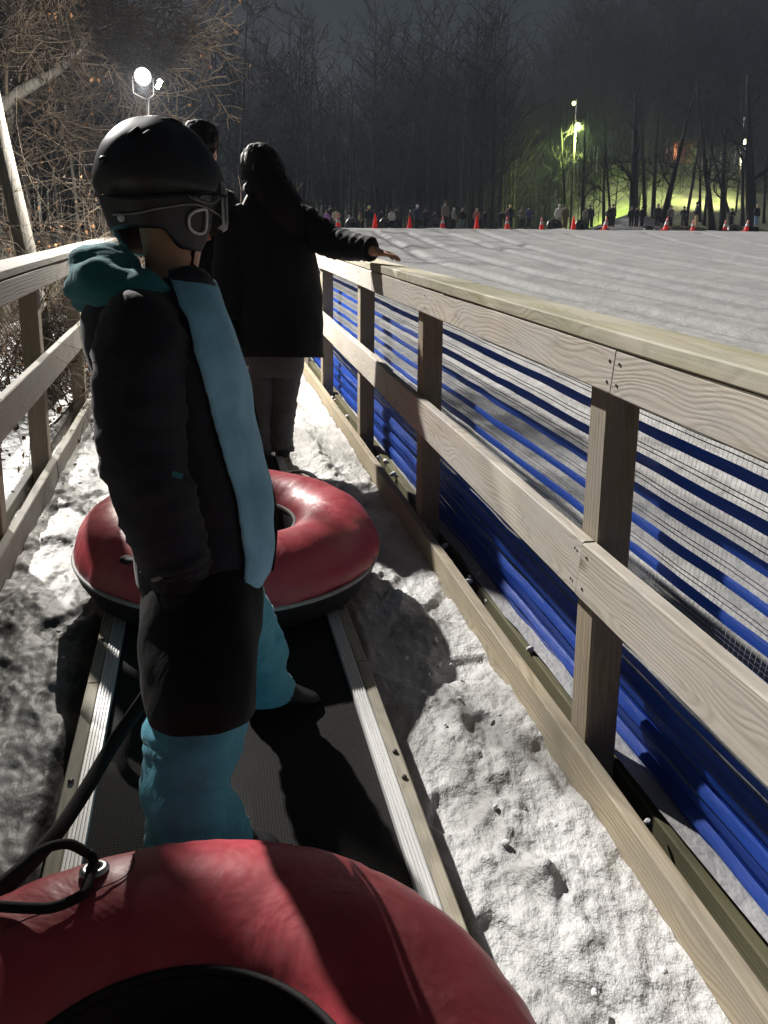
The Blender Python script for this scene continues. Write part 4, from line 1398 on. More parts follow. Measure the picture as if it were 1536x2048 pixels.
vs_, fs_ = loft_z([(1.22, 0.385, 4.30, 0.165, 0.115), (1.30, 0.388, 4.30, 0.18, 0.13), (1.42, 0.39, 4.30, 0.18, 0.14), (1.52, 0.395, 4.30, 0.17, 0.14)], 16, 36, 2.4, 0.006, (9, 9, 9), 2, A1)
link('trouser_seat', mesh('trouser_seat', vs_, fs_), JEANS, adult)
A2 = Vector((0.00, 4.62, gy(4.62)))
adult2 = empty('person', A2)
tag(adult2, 'dark haired grown-up mostly hidden behind the helmeted child', 'person')
J = [((0.0, 4.62, 1.55), 0.12), ((0.0, 4.62, 1.90), 0.14), ((0.0, 4.62, 2.18), 0.14), ((0.01, 4.62, 2.34), 0.058), ((0.025, 4.63, 2.47), 0.085), ((0.025, 4.63, 2.57), 0.085),
     ((0.16, 4.61, 2.22), 0.055), ((0.19, 4.63, 1.94), 0.045), ((0.17, 4.72, 1.72), 0.03), ((-0.16, 4.61, 2.22), 0.055), ((-0.19, 4.63, 1.94), 0.045), ((-0.17, 4.72, 1.72), 0.03),
     ((0.07, 4.62, 1.42), 0.09), ((0.08, 4.62, 1.12), 0.065), ((0.08, 4.62, 0.90), 0.05), ((-0.08, 4.62, 1.42), 0.09), ((-0.08, 4.62, 1.12), 0.065), ((-0.08, 4.62, 0.90), 0.05),
     ((0.115, 4.66, 2.47), 0.016), ((0.112, 4.62, 2.505), 0.014)]
Ed = [(0, 1), (1, 2), (2, 3), (3, 4), (4, 5), (2, 6), (6, 7), (7, 8), (2, 9), (9, 10), (10, 11), (0, 12), (12, 13), (13, 14), (0, 15), (15, 16), (16, 17), (4, 18), (4, 19)]
link('body', skin_mesh('body', [(Vector(p)-A2, r) for p, r in J], Ed), SKIN, adult2)
rows = [(1.42, 0.0, 4.62, 0.19, 0.15), (1.7, 0.0, 4.62, 0.195, 0.15), (2.0, 0.0, 4.62, 0.20, 0.15), (2.20, 0.0, 4.62, 0.185, 0.13), (2.29, 0.01, 4.62, 0.12, 0.10), (2.36, 0.015, 4.62, 0.075, 0.08)]
vs_, fs_ = loft_z(rows, 40, 40, 2.4, 0.010, (6, 6, 4), 13, A2)
link('coat', mesh('coat', vs_, fs_), COAT, adult2)
for s_ in (-1, 1):
    mb = limb([(0.13*s_, 4.62, 2.23), (0.165*s_, 4.62, 2.18), (0.18*s_, 4.63, 1.94), (0.165*s_, 4.73, 1.72)], [0.07, 0.078, 0.07, 0.055], 30, 22, 0.008, 10, s_+3, ring=0.003)
    part(mb, 'sleeve', COAT, adult2)
    glove(adult2, (0.165*s_, 4.73, 1.72), (0, 0.4, -0.7), (0, 0.7, 0.4), (-s_, 0, 0), 0.95, 'glove', GLOVE)
    mb = limb([(0.08*s_, 4.62, 1.50), (0.085*s_, 4.62, 1.2), (0.085*s_, 4.61, gy(4.61)+0.03)], [0.10, 0.08, 0.075], 30, 22, 0.008, 12, s_+9)
    part(mb, 'trouser_leg', JEANS, adult2)
    shoe(adult2, (0.085*s_, 4.57, gy(4.57)), (0, 1, 0), 0.22)
rows = [(2.40, 0.005, 4.595, 0.060, 0.060), (2.46, 0.015, 4.615, 0.090, 0.088), (2.53, 0.022, 4.63, 0.104, 0.112), (2.59, 0.027, 4.635, 0.102, 0.112), (2.635, 0.030, 4.635, 0.072, 0.085), (2.650, 0.030, 4.635, 0.01, 0.012)]
vs_, fs_ = loft_z(rows, 40, 60, 2.0, 0.012, (42, 42, 22), 3, A2)
link('hair', mesh('hair', vs_, fs_), HAIR, adult2)

# ================================================================== flood lamp at the top of the walkway
LP = LAMP_POS
lb = S(-0.345, LAMP_V-0.0, -0.02)
lamp = empty('flood_lamp', lb)
tag(lamp, 'bright white flood lamp on a slim pole above the helmet', 'lamp')
mb = MB(); mb.tube([lb, Vector((LP.x+0.012, LP.y+0.06, lb.z+1.0)), Vector((LP.x+0.02, LP.y+0.09, LP.z-0.13))], [0.026, 0.022, 0.014], 12)
part(mb, 'pole', METAL, lamp)
to_cam = (CAMP-LP).normalized()
aim = (to_cam+Vector((0.0, 0, -0.25))).normalized()
rot = aim.to_track_quat('Z', 'Y').to_matrix()
mb = MB()
mb.tube([Vector((LP.x+0.02, LP.y+0.09, LP.z-0.13)), LP+rot @ Vector((0.075, -0.02, -0.03))+Vector((0, 0, -0.10)), LP+rot @ Vector((0.078, 0, -0.03))], 0.005, 8)
mb.tube([Vector((LP.x+0.02, LP.y+0.09, LP.z-0.13)), LP+rot @ Vector((-0.075, -0.02, -0.03))+Vector((0, 0, -0.10)), LP+rot @ Vector((-0.078, 0, -0.03))], 0.005, 8)
LAMPK = plain('lamp_black', (0.004, 0.004, 0.004), 0.8, 0.05)
part(mb, 'yoke', LAMPK, lamp)
mb = MB()
prof = [(0.015, -0.13), (0.035, -0.12), (0.042, -0.09), (0.058, -0.06), (0.064, -0.035), (0.067, -0.030), (0.064, -0.030)]
mb.lathe(prof, 28)
mb.v = [rot @ v+LP for v in mb.v]
part(mb, 'housing', LAMPK, lamp)
mb = MB(); mb.lathe([(0.0005, -0.040), (0.04, -0.044), (0.0635, -0.050)], 28); mb.v = [rot @ v+LP for v in mb.v]
part(mb, 'lens', emit('lamp_lens', (1.0, 0.97, 0.90), 1.3), lamp)
# side shutter that catches the light
mb = MB(); mb.box(LP+rot @ Vector((-0.125, 0.0, 0.03)) if False else LP+Vector((0.12, -0.03, -0.045)), (0.016, 0.002, 0.036), Matrix.Rotation(R_(25), 3, 'Y'))
part(mb, 'shutter', emit('shutter_glint', (1.0, 0.97, 0.92), 2.0) if False else TRIM, lamp, False)
ld = bpy.data.lights.new('flood_light', 'POINT')
ld.energy = LAMP_W
ld.color = (1.0, 0.95, 0.86)
ld.shadow_soft_size = 0.015
lo = bpy.data.objects.new('flood_light', ld); COL.objects.link(lo)
lo.parent = lamp; lo.location = LP+aim*0.30-lb

# ================================================================== far riders, cones and tubes on the crest
def place(px, py, d):
    r, z = atD(px, py, d)
    return FR(r, d, z)
ORANGE = plain('cone_orange', (0.85, 0.045, 0.025), 0.5, 0.4, 0, 0.1, 10)
_nt = ORANGE.node_tree; _b = _nt.nodes['Principled BSDF']; _tr = N(_nt, 'ShaderNodeBsdfTranslucent'); _tr.inputs[0].default_value = (0.95, 0.06, 0.03, 1)
_mx = N(_nt, 'ShaderNodeMixShader'); _mx.inputs[0].default_value = 0.5
_nt.links.new(_b.outputs[0], _mx.inputs[1]); _nt.links.new(_tr.outputs[0], _mx.inputs[2]); _nt.links.new(_mx.outputs[0], _nt.nodes['Material Output'].inputs[0])
CONEW = plain('cone_white', (0.75, 0.75, 0.75), 0.5, 0.4)
mb = MB(); mb.lathe([(0.001, 0.915), (0.035, 0.91), (0.05, 0.85), (0.19, 0.05), (0.20, 0.035)], 20); cone_me = mesh('cone_body', mb.v, mb.f); cone_me.materials.append(ORANGE)
cone_me.polygons.foreach_set('use_smooth', [True]*len(cone_me.polygons))
mb = MB(); mb.box((0, 0, 0.018), (0.24, 0.24, 0.018)); base_me = mesh('cone_base', mb.v, mb.f); base_me.materials.append(ORANGE)
mb = MB(); mb.lathe([(0.145, 0.36), (0.098, 0.60)], 20); mb.lathe([(0.080, 0.70), (0.062, 0.80)], 20); col_me = mesh('cone_collar', mb.v, mb.f); col_me.materials.append(CONEW)
CONES = [(676, 457, 1, 0, 0.92, 'orange cone with white bands nearest the dark coat sleeve, far left of the row'),
         (750, 457, 0, 0, 0.98, 'plain orange cone second from the left on the snow crest'),
         (819, 455, 0, 0, 0.90, 'plain orange cone third from the left on the snow crest'),
         (885, 456, 1, 0, 0.92, 'white banded orange cone in front of the tall grey rider'),
         (953, 452, 0, 0, 0.95, 'plain orange cone in front of the rider in dusty pink'),
         (1014, 453, 1, 0, 0.92, 'white banded orange cone before the rider with a yellow hat, right half'),
         (1083, 453, 1, 0, 0.86, 'white banded orange cone alone between two pairs of riders'),
         (1147, 449, 0, 0, 0.94, 'plain orange cone right of the olive coat'),
         (1210, 448, 1, 10, 0.92, 'tilted white banded cone by the dark rider left of the snow mound'),
         (1331, 450, 1, 13, 0.98, 'leaning white tipped cone right of the snow mound'),
         (1386, 450, 1, 2, 0.80, 'short orange cone beside the rider in tan trousers'),
         (1450, 450, 1, 5, 0.80, 'orange cone with pale top, second from the right end'),
         (1493, 449, 1, 14, 0.86, 'leaning orange cone at the right end of the row')]
for (px, py, banded, tilt, hgt, lab) in CONES:
    p = place(px, py, 49.6)
    p.z = z_field(p.x, p.y)-0.02
    root = empty('traffic_cone', p, (0, R_(tilt), 0.4))
    root.scale = (hgt*0.95,)*3
    tag(root, lab, 'cone', 'orange cones along the snow crest')
    for nm, me in (('cone_body', cone_me), ('cone_base', base_me)) + ((('cone_collar', col_me),) if banded else ()):
        o = bpy.data.objects.new(nm, me); COL.objects.link(o); o.parent = root

# rider templates (1.7 m): body, jacket, trousers, hat
def rider_template(pose, seed):
    if pose == 0:   hands = ((0.25, 0.03, 0.80), (-0.25, 0.03, 0.80)); el = ((0.27, -0.03, 1.08), (-0.27, -0.03, 1.08))
    elif pose == 1: hands = ((0.10, 0.26, 1.05), (-0.12, 0.26, 1.02)); el = ((0.28, 0.04, 1.08), (-0.28, 0.04, 1.08))
    else:           hands = ((0.34, 0.12, 0.85), (-0.20, 0.22, 1.00)); el = ((0.30, 0.0, 1.10), (-0.28, 0.02, 1.08))
    j = [((0, 0, 0.92), 0.13), ((0, 0, 1.15), 0.13), ((0, 0, 1.36), 0.12), ((0, 0, 1.46), 0.055), ((0, 0.015, 1.55), 0.085), ((0, 0.01, 1.63), 0.08),
         ((0.17, 0, 1.38), 0.055), (el[0], 0.045), (hands[0], 0.042), ((-0.17, 0, 1.38), 0.055), (el[1], 0.045), (hands[1], 0.042),
         ((0.09, 0, 0.86), 0.09), ((0.10, 0.02, 0.48), 0.065), ((0.11, 0, 0.06), 0.05), ((0.11, 0.16, 0.05), 0.045),
         ((-0.09, 0, 0.86), 0.09), ((-0.10, 0.02, 0.48), 0.065), ((-0.11, 0, 0.06), 0.05), ((-0.11, 0.16, 0.05), 0.045), ((0, 0.105, 1.55), 0.015)]
    e = [(0, 1), (1, 2), (2, 3), (3, 4), (4, 5), (2, 6), (6, 7), (7, 8), (2, 9), (9, 10), (10, 11), (0, 12), (12, 13), (13, 14), (14, 15), (0, 16), (16, 17), (17, 18), (18, 19), (4, 20)]
    body = skin_mesh('body', [(Vector(p), r) for p, r in j], e, 0, 1)
    vs_, fs_ = loft_z([(0.80, 0, 0, 0.20, 0.15), (1.0, 0, 0, 0.195, 0.15), (1.2, 0, 0, 0.205, 0.15), (1.36, 0, 0, 0.19, 0.13), (1.44, 0, 0, 0.11, 0.10), (1.49, 0, 0, 0.075, 0.08)], 16, 16, 2.3, 0.012, (9, 9, 9), seed)
    mb = MB(); mb.v = list(vs_); mb.f = list(fs_)
    for s_, el_, hd_ in ((1, el[0], hands[0]), (-1, el[1], hands[1])):
        l = limb([(0.15*s_, 0, 1.38), (0.20*s_, 0, 1.33), el_, tuple(el_[i]*0.1+hd_[i]*0.9 for i in range(3))], [0.07, 0.08, 0.07, 0.055], 12, 10, 0.008, 10, seed)
        n0 = len(mb.v); mb.v += l.v; mb.f += [tuple(n0+i for i in f) for f in l.f]
    jm = mesh('jacket', mb.v, mb.f)
    mb = MB()
    for s_ in (1, -1):
        l = limb([(0.085*s_, 0, 0.92), (0.10*s_, 0.01, 0.70), (0.105*s_, 0.02, 0.45), (0.11*s_, 0, 0.08)], [0.11, 0.10, 0.085, 0.08], 12, 12, 0.008, 10, seed+2)
        n0 = len(mb.v); mb.v += l.v; mb.f += [tuple(n0+i for i in f) for f in l.f]
    tm_ = mesh('trousers', mb.v, mb.f)
    mb = MB(); mb.ball((0, 0.005, 1.635), 0.108, 14, 10, (1, 1.1, 0.95)); mb.ball((0, 0.0, 1.75), 0.03, 8, 6)
    hm = mesh('hat', mb.v, mb.f)
    for m_ in (body, jm, tm_, hm):
        m_.materials.clear(); m_.materials.append(SKIN)
        m_.polygons.foreach_set('use_smooth', [True]*len(m_.polygons))
    return body, jm, tm_, hm
TEMPL = [rider_template(k, k*3.1) for k in range(3)]
CM = {}
def colm(c):
    if c not in CM: CM[c] = cloth('rider_cloth', tuple(min(0.8, x*1.6) for x in c) if max(c) > 0.05 else c, 8, 0.01, 0.8, 0.15)
    return CM[c]
K = (0.010, 0.010, 0.013); NV = (0.016, 0.020, 0.055); GY = (0.09, 0.09, 0.08); WH = (0.55, 0.55, 0.52)
DK = (0.018, 0.018, 0.022)
RIDERS = [  # px, head py, base py, jacket, trousers, hat, pose, turn, distance, label
    (654, 420, 458, (0.30, 0.16, 0.42), DK, K, 0, 30, 50.8, 'small rider in a lilac jacket at the left end of the queue'),
    (661, 410, 458, K, K, (0.03, .02, .015), 0, 200, 51.6, 'rider in black standing behind the lilac jacket'),
    (672, 416, 458, (0.55, 0.46, 0.30), DK, K, 1, 160, 51.2, 'rider in a cream jacket behind the leftmost cone'),
    (699, 425, 458, (0.20, 0.24, 0.33), K, K, 1, 80, 52.4, 'rider in pale blue leaning over the first dark tube'),
    (720, 424, 458, (0.28, 0.22, 0.13), K, (0.30, .07, .05), 1, 250, 52.2, 'rider in a tan jacket bending right of the first dark tube'),
    (738, 411, 458, K, (0.05, .05, .05), (0.62, 0.62, 0.16), 0, 180, 51.4, 'rider in black with a bright yellow-green bobble hat'),
    (763, 418, 458, K, K, (0.04, .03, .02), 2, 160, 52.0, 'rider in black just right of the second cone'),
    (783, 417, 458, WH, K, (0.05, .04, .03), 0, 140, 51.2, 'rider in a white jacket in the left group'),
    (792, 413, 458, (0.045, 0.04, 0.03), NV, K, 0, 200, 51.6, 'dark rider directly right of the white jacket'),
    (820, 419, 457, K, K, (0.32, .32, .30), 1, 100, 51.8, 'rider in black with pale hat behind the third cone'),
    (834, 409, 457, NV, K, (0.60, 0.60, 0.58), 0, 190, 51.3, 'navy rider with a white hat right of the third cone'),
    (851, 415, 457, K, K, (0.05, .03, .02), 2, 170, 51.8, 'bare-headed dark rider left of the third tube'),
    (869, 421, 457, NV, K, (0.06, .03, .02), 1, 200, 52.4, 'short dark rider peering over the third tube'),
    (890, 401, 456, (0.12, 0.12, 0.10), K, (0.09, .06, .045), 0, 30, 51.0, 'tall grey rider, tallest in the line'),
    (907, 415, 455, (0.20, 0.20, 0.19), K, (0.36, .36, .35), 1, 230, 51.5, 'rider with a pale hat right of the tall grey rider'),
    (924, 415, 455, K, (0.04, 0.09, 0.09), (0.14, .13, .13), 0, 180, 51.8, 'black-jacketed rider with dull green trousers'),
    (953, 416, 454, (0.26, 0.10, 0.075), DK, (0.30, .24, .20), 0, 180, 51.2, 'rider in a dusty pink jacket behind a cone'),
    (969, 424, 454, K, K, K, 2, 210, 51.8, 'small black-clad rider right of the dusty pink jacket'),
    (1001, 420, 454, K, K, K, 0, 150, 51.5, 'rider in black left of the yellow-hatted rider'),
    (1012, 417, 454, (0.06, 0.05, 0.06), K, (0.16, .10, .08), 1, 190, 51.9, 'rider with bare head just left of the yellow hat'),
    (1019, 409, 454, DK, K, (0.50, 0.42, 0.16), 0, 170, 52.3, 'rider in a dull yellow hat in the middle of the line'),
    (1043, 414, 454, (0.075, 0.085, 0.06), K, (0.07, .07, .07), 1, 160, 51.2, 'grey-green rider standing left of the navy rider'),
    (1057, 411, 454, (0.030, 0.038, 0.105), (0.02, .02, .04), K, 2, 200, 51.5, 'navy rider beside the grey-green rider'),
    (1117, 408, 453, (0.52, 0.52, 0.50), (0.30, .30, .29), (0.45, .45, .44), 0, 170, 51.3, 'rider dressed in white left of the olive coat'),
    (1130, 409, 453, (0.085, 0.085, 0.035), (0.08, .08, .035), (0.06, .06, .03), 0, 190, 51.0, 'rider in a long olive coat'),
    (1170, 414, 452, (0.15, 0.17, 0.11), GY, (0.10, .09, .06), 0, 200, 51.6, 'pale green rider by the dark green tube'),
    (1179, 409, 452, (0.03, 0.038, 0.05), NV, (0.05, .05, .05), 0, 160, 51.9, 'slate-blue rider right of the pale green rider'),
    (1216, 413, 451, K, K, (0.20, .15, .15), 1, 120, 51.4, 'dark rider with a pale face left of the mound'),
    (1224, 407, 451, (0.035, 0.03, 0.04), K, (0.10, .09, .09), 0, 190, 51.9, 'taller dark rider just left of the mound'),
    (1262, 412, 451, K, K, (0.06, .06, .06), 0, 170, 51.4, 'left one of three dark riders in front of the mound'),
    (1272, 411, 451, DK, K, K, 2, 190, 51.8, 'middle one of three dark riders in front of the mound'),
    (1283, 412, 451, K, (0.02, 0.02, 0.04), K, 0, 200, 51.4, 'right one of three dark riders in front of the mound'),
    (1314, 407, 451, (0.03, 0.03, 0.03), K, (0.14, .13, .12), 0, 170, 51.9, 'dark rider just right of the snow mound'),
    (1340, 410, 451, (0.10, 0.10, 0.10), DK, (0.12, .08, .07), 0, 190, 51.4, 'greyish rider behind the leaning cone right of the mound'),
    (1366, 412, 451, (0.03, 0.035, 0.028), K, K, 1, 170, 51.9, 'dim green-black rider left of the tan trousers'),
    (1392, 403, 451, K, (0.34, 0.25, 0.12), K, 1, 60, 50.8, 'tall rider in black jacket and tan trousers'),
    (1512, 408, 450, K, (0.10, 0.17, 0.24), (0.20, .18, .10), 0, 190, 51.2, 'rider in blue jeans near the right edge'),
    (1462, 420, 450, DK, K, K, 1, 140, 52.2, 'dark rider stooping between the last two cones'),
]
for (px, hy, by, cj, ct, ch, pose, turn, d, lab) in RIDERS:
    r, z0 = atD(px, by, d); _, z1 = atD(px, hy, d)
    p = FR(r, d, 0)
    gzv = z_far(r, d)-0.02 if d > 50.9 and r > 1 else min(z_far(r, d), z_field(p.x, p.y) if d < 51 else 99)
    p.z = max(z0-0.12, 8.85)
    h = min(1.95, max(1.15, (z1-p.z)))
    root = empty('person', p, (0, 0, R_(turn)))
    root.scale = (h/1.75*1.05, h/1.75*1.05, h/1.75)
    tag(root, lab, 'person', 'riders queueing along the snow crest')
    for nm, me, mt in zip(('body', 'jacket', 'trousers', 'hat'), TEMPL[pose], (SKIN, colm(cj), colm(ct), colm(ch))):
        o = bpy.data.objects.new(nm, me); COL.objects.link(o); o.parent = root
        o.material_slots[0].link = 'OBJECT'; o.material_slots[0].material = mt

GREENV = vinyl_mat('green_vinyl', (0.008, 0.035, 0.028))
CT = [(706, 452, 51.3, 70, DARKVINYL, 'black tube stood on edge behind the gap between the first two cones'),
      (771, 452, 51.3, 72, DARKVINYL, 'black tube stood on edge right of the second cone'),
      (850, 454, 51.6, 25, DARKVINYL, 'black tube tipped up left of the tall grey rider'),
      (872, 450, 51.5, 66, DARKVINYL, 'black tube stood on edge beside the tall grey rider'),
      (936, 455, 51.2, 8, DARKVINYL, 'black tube lying flat left of the dusty pink jacket'),
      (984, 455, 51.2, 6, DARKVINYL, 'black tube lying flat right of the dusty pink jacket'),
      (1108, 452, 50.9, 62, DARKVINYL, 'black tube stood on edge at the feet of the white-clad rider'),
      (1161, 448, 51.4, 78, GREENV, 'dark green tube held upright by the pale green rider'),
      (1203, 451, 51.2, 20, DARKVINYL, 'black tube tipped up by the cone left of the mound'),
      (1236, 452, 51.2, 7, DARKVINYL, 'black tube lying flat before the snow mound'),
      (1300, 450, 51.3, 30, DARKVINYL, 'black tube tipped up at the right foot of the mound'),
      (1420, 452, 51.2, 10, DARKVINYL, 'black tube lying right of the tan trousers'),
      (1470, 448, 51.8, 50, DARKVINYL, 'black tube stood up between the last two cones')]
for i, (px, py, d, tilt, mt, lab) in enumerate(CT):
    r, z = atD(px, py, d)
    p = FR(r, d, 0); p.z = 8.98
    t = R_(tilt)
    p.z += 0.5*abs(math.sin(t)) - 0.02
    t_ = snow_tube(p, (t, 0, R_(-13+25*math.sin(i*2.1))), mt, lab, i*2.7, 0.92, detail=0.28, group='tubes on the snow crest', handles=())

# ================================================================== woods
def bark_mat(name, c1, c2, sc1=30):
    m, nt, b = nodes_of(name)
    v = coords(nt)
    mp = N(nt, 'ShaderNodeMapping'); mp.inputs['Scale'].default_value = (1, 1, 0.22); nt.links.new(v, mp.inputs[0])
    f = noise(nt, mp.outputs[0], sc1, 5, 0.65)
    c = mixc(nt, ramp(nt, f, [(0.3, (0, 0, 0)), (0.7, (1, 1, 1))]), c1, c2)
    nt.links.new(c, b.inputs['Base Color'])
    b.inputs['Roughness'].default_value = 0.9
    b.inputs['Specular IOR Level'].default_value = 0.15
    bump(nt, b, f, 0.6, 0.02)
    return m
BARK = bark_mat('grey_bark', (0.08, 0.075, 0.066), (0.18, 0.168, 0.15))
BARKD = bark_mat('dark_bark', (0.012, 0.011, 0.010), (0.028, 0.026, 0.022), 12)
BARKM = bark_mat('wood_mass_bark', (0.009, 0.009, 0.009), (0.019, 0.019, 0.018), 3)
TWIG = bark_mat('twig_bark', (0.055, 0.042, 0.031), (0.125, 0.097, 0.072), 40)
LEAF = plain('dry_leaf', (0.17, 0.085, 0.038), 0.7, 0.2, 0, 0.5, 30)

def grow(mb, rg, p, d, L, r, lvl, bias=Vector((0, 0, 0)), seg=4, spread=0.7, kids=(3, 6), minr=0.0011, tips=None, wob=0.22):
    n = 4 if lvl > 0 else 3
    pts = [p.copy()]; rad = [r]
    d = d.normalized()
    for i in range(n):
        d = (d+Vector((rg.gauss(0, wob), rg.gauss(0, wob), rg.gauss(0, wob)))+bias*0.25).normalized()
        pts.append(pts[-1]+d*(L/n)); rad.append(max(minr, r*(1-0.75*(i+1)/n)))
    mb.tube(pts, rad, seg if lvl > 0 else 3, False)
    if tips is not None: tips.append((pts[-1], d))
    if lvl <= 0: return
    for k in range(rg.randint(*kids)):
        t = rg.uniform(0.22, 1.0)*n
        i = min(int(t), n-1)
        q = pts[i].lerp(pts[i+1], t-i)
        ax = (pts[i+1]-pts[i]).normalized()
        perp = Vector((rg.gauss(0, 1), rg.gauss(0, 1), rg.gauss(0, 1))); perp -= ax*perp.dot(ax)
        if perp.length < 1e-4: continue
        nd = (ax*(1-spread*0.5)+perp.normalized()*spread).normalized()
        grow(mb, rg, q, nd, L*rg.uniform(0.4, 0.72), max(minr, rad[i]*0.62), lvl-1, bias, seg, spread, kids, minr, tips, wob)

def leaf_quads(mb, rg, p, s_):
    a = Vector((rg.gauss(0, 1), rg.gauss(0, 1), rg.gauss(0, 1))).normalized()
    b_ = a.cross(Vector((rg.gauss(0, 1), rg.gauss(0, 1), rg.gauss(0, 1)))).normalized()
    c = a.cross(b_)
    n = len(mb.v)
    mb.v += [p, p+a*s_*0.5+b_*s_*0.32+c*s_*.1, p+a*s_, p+a*s_*0.5-b_*s_*0.32+c*s_*.1]
    mb.f += [(n, n+1, n+2), (n, n+2, n+3)]

def tree_thing(name, base, top, r0, seed, label, group, levels=2, nb=16, crown_from=0.35, blen=0.30, mat=BARKD, tmat=None, wob=0.05, minr=0.012, bias=Vector((0, 0, 0.5)), extra=None, kids=(3, 5)):
    rg = random.Random(seed)
    root = empty(name, base)
    tag(root, label, 'tree', group)
    base = Vector(base); top = Vector(top); H = (top-base).length
    pts, rad = [], []
    n = 11
    side = Vector((rg.gauss(0, 1), rg.gauss(0, 1), 0))
    for i in range(n+1):
        t = i/n
        p = base.lerp(top, t)+side*wob*H*0.16*math.sin(t*3.1*rg.uniform(.8, 1.2))*t
        p += Vector((rg.gauss(0, 1), rg.gauss(0, 1), 0))*wob*H*0.022
        if i == 0: p = base-Vector((0, 0, 0.3))
        pts.append(p-base); rad.append(r0*(1-0.80*t)*(1.25 if i == 0 else 1))
    mb = MB(); mb.tube(pts, rad, 8, True)
    mb.build('trunk', mat, root)
    mb = MB()
    for k in range(nb):
        t = crown_from+(1-crown_from)*(k+rg.random())/nb
        i = min(int(t*n), n-1)
        p = pts[i].lerp(pts[i+1], t*n-i)
        aa = rg.uniform(0, 6.283)
        d = Vector((math.cos(aa), math.sin(aa), rg.uniform(0.15, 1.1)))
        grow(mb, rg, p, d, H*blen*(1.25-0.8*t)*rg.uniform(.7, 1.2), max(minr*1.4, rad[i]*0.38), levels, bias, 4, 0.75, kids, minr)
    mb.build('crown', tmat or mat, root)
    return root

# --- trunks in front of the lit slope and along the back of the crest
BARKG = bark_mat('dim_grey_bark', (0.026, 0.025, 0.024), (0.060, 0.057, 0.052), 14)
FT = [  # px, d, width px, top px offset, seed, label
    (1208, 69, 8, 4, 'slim dark trunk left of the bright lit slope'),
    (1224, 70, 6, -6, 'thin dark trunk just right of the slim one by the yellow lamp'),
    (1268, 67, 22, 2, 'thick dark trunk behind the left side of the snow mound'),
    (1292, 68, 9, -4, 'medium dark trunk above the right side of the snow mound'),
    (1306, 70, 11, 6, 'dark trunk standing close left of the leaning one'),
    (1322, 66, 15, 26, 'dark trunk leaning right before the bright grass'),
    (1372, 69, 7, 16, 'slender dark trunk alone before the brightest grass'),
    (1400, 70, 6, 2, 'left stem of a slender pair before the bright grass'),
    (1408, 69, 7, 12, 'right stem of a slender pair before the bright grass'),
    (1427, 67, 13, -12, 'stout dark trunk right of the slender pair'),
    (1447, 66, 15, 4, 'stout straight trunk left of the white lamp'),
    (1466, 68, 7, -26, 'thin trunk slanting towards the stout straight one'),
    (1486, 69, 8, 0, 'thin trunk directly under the white lamp'),
    (1506, 65, 24, -3, 'very thick dark trunk at the right edge of the slope'),
    (1528, 70, 6, 3, 'thin trunk at the far right edge'),
    (1165, 72, 9, 3, 'dark trunk below the yellow-green lamp'),
    (1135, 74, 6, -5, 'thin dark trunk at the left end of the lit grass'),
    (938, 60, 6, 0, 'short pale trunk right of its taller neighbour in the centre'),
    (920, 60, 6, 5, 'pale slim trunk in the dark centre of the woods'),
    (858, 58, 7, -1, 'pale bare pole-like trunk above the riders left of centre'),
    (790, 62, 8, 18, 'crooked trunk rising above the white-jacketed rider'),
    (757, 60, 6, -6, 'dim trunk above the second cone'),
    (735, 61, 6, 4, 'dim thin trunk above the yellow-green hat'),
    (712, 59, 6, -3, 'dim trunk over the first dark tube'),
    (700, 57, 7, 2, 'pale straight trunk at the left of the queue'),
    (686, 58, 8, -2, 'grey trunk beside the pale straight trunk'),
    (672, 56, 8, -16, 'pale forked trunk over the cream jacket'),
    (633, 50, 8, -12, 'bent grey trunk above the outstretched sleeve'),
    (613, 47, 7, 4, 'grey trunk close right of the coat shoulder'),
    (594, 44, 8, 2, 'grey trunk rising behind the dark coat'),
    (560, 40, 7, -6, 'grey trunk rising above the long dark hair'),
    (470, 34, 8, 10, 'dim trunk between helmet and long-haired head'),
]
for i, (px, d, wpx, lean, lab) in enumerate(FT):
    r, z = atD(px, 445, d)
    b = FR(r, d, 0); b.z = z_ground(b.x, b.y)
    if d > 52 and r > 0: b.z = z_far(r, d)-0.2
    r2, _ = atD(px+lean*2.2, 300, d)
    H = 17+6*((i*37) % 10)/10
    if px >= 960: H = 8.5+4*((i*53) % 10)/10
    if px < 960: H = 9+5*((i*53) % 10)/10
    if 'short' in lab or 'pole' in lab: H = 7.5
    r3 = r+(r2-r)*H/9.0
    top_ = FR(r3, d+1.0, b.z+H)
    pale = px < 960
    tree_thing('bare_tree', b, top_, max(0.09, wpx*d/1538/2*0.95), 40+i, lab, 'bare trees behind the crest', 2, 9 if pale else 12, 0.30 if pale else 0.28, 0.26, BARKG if pale else BARKD, BARKD, 0.05, 0.012)

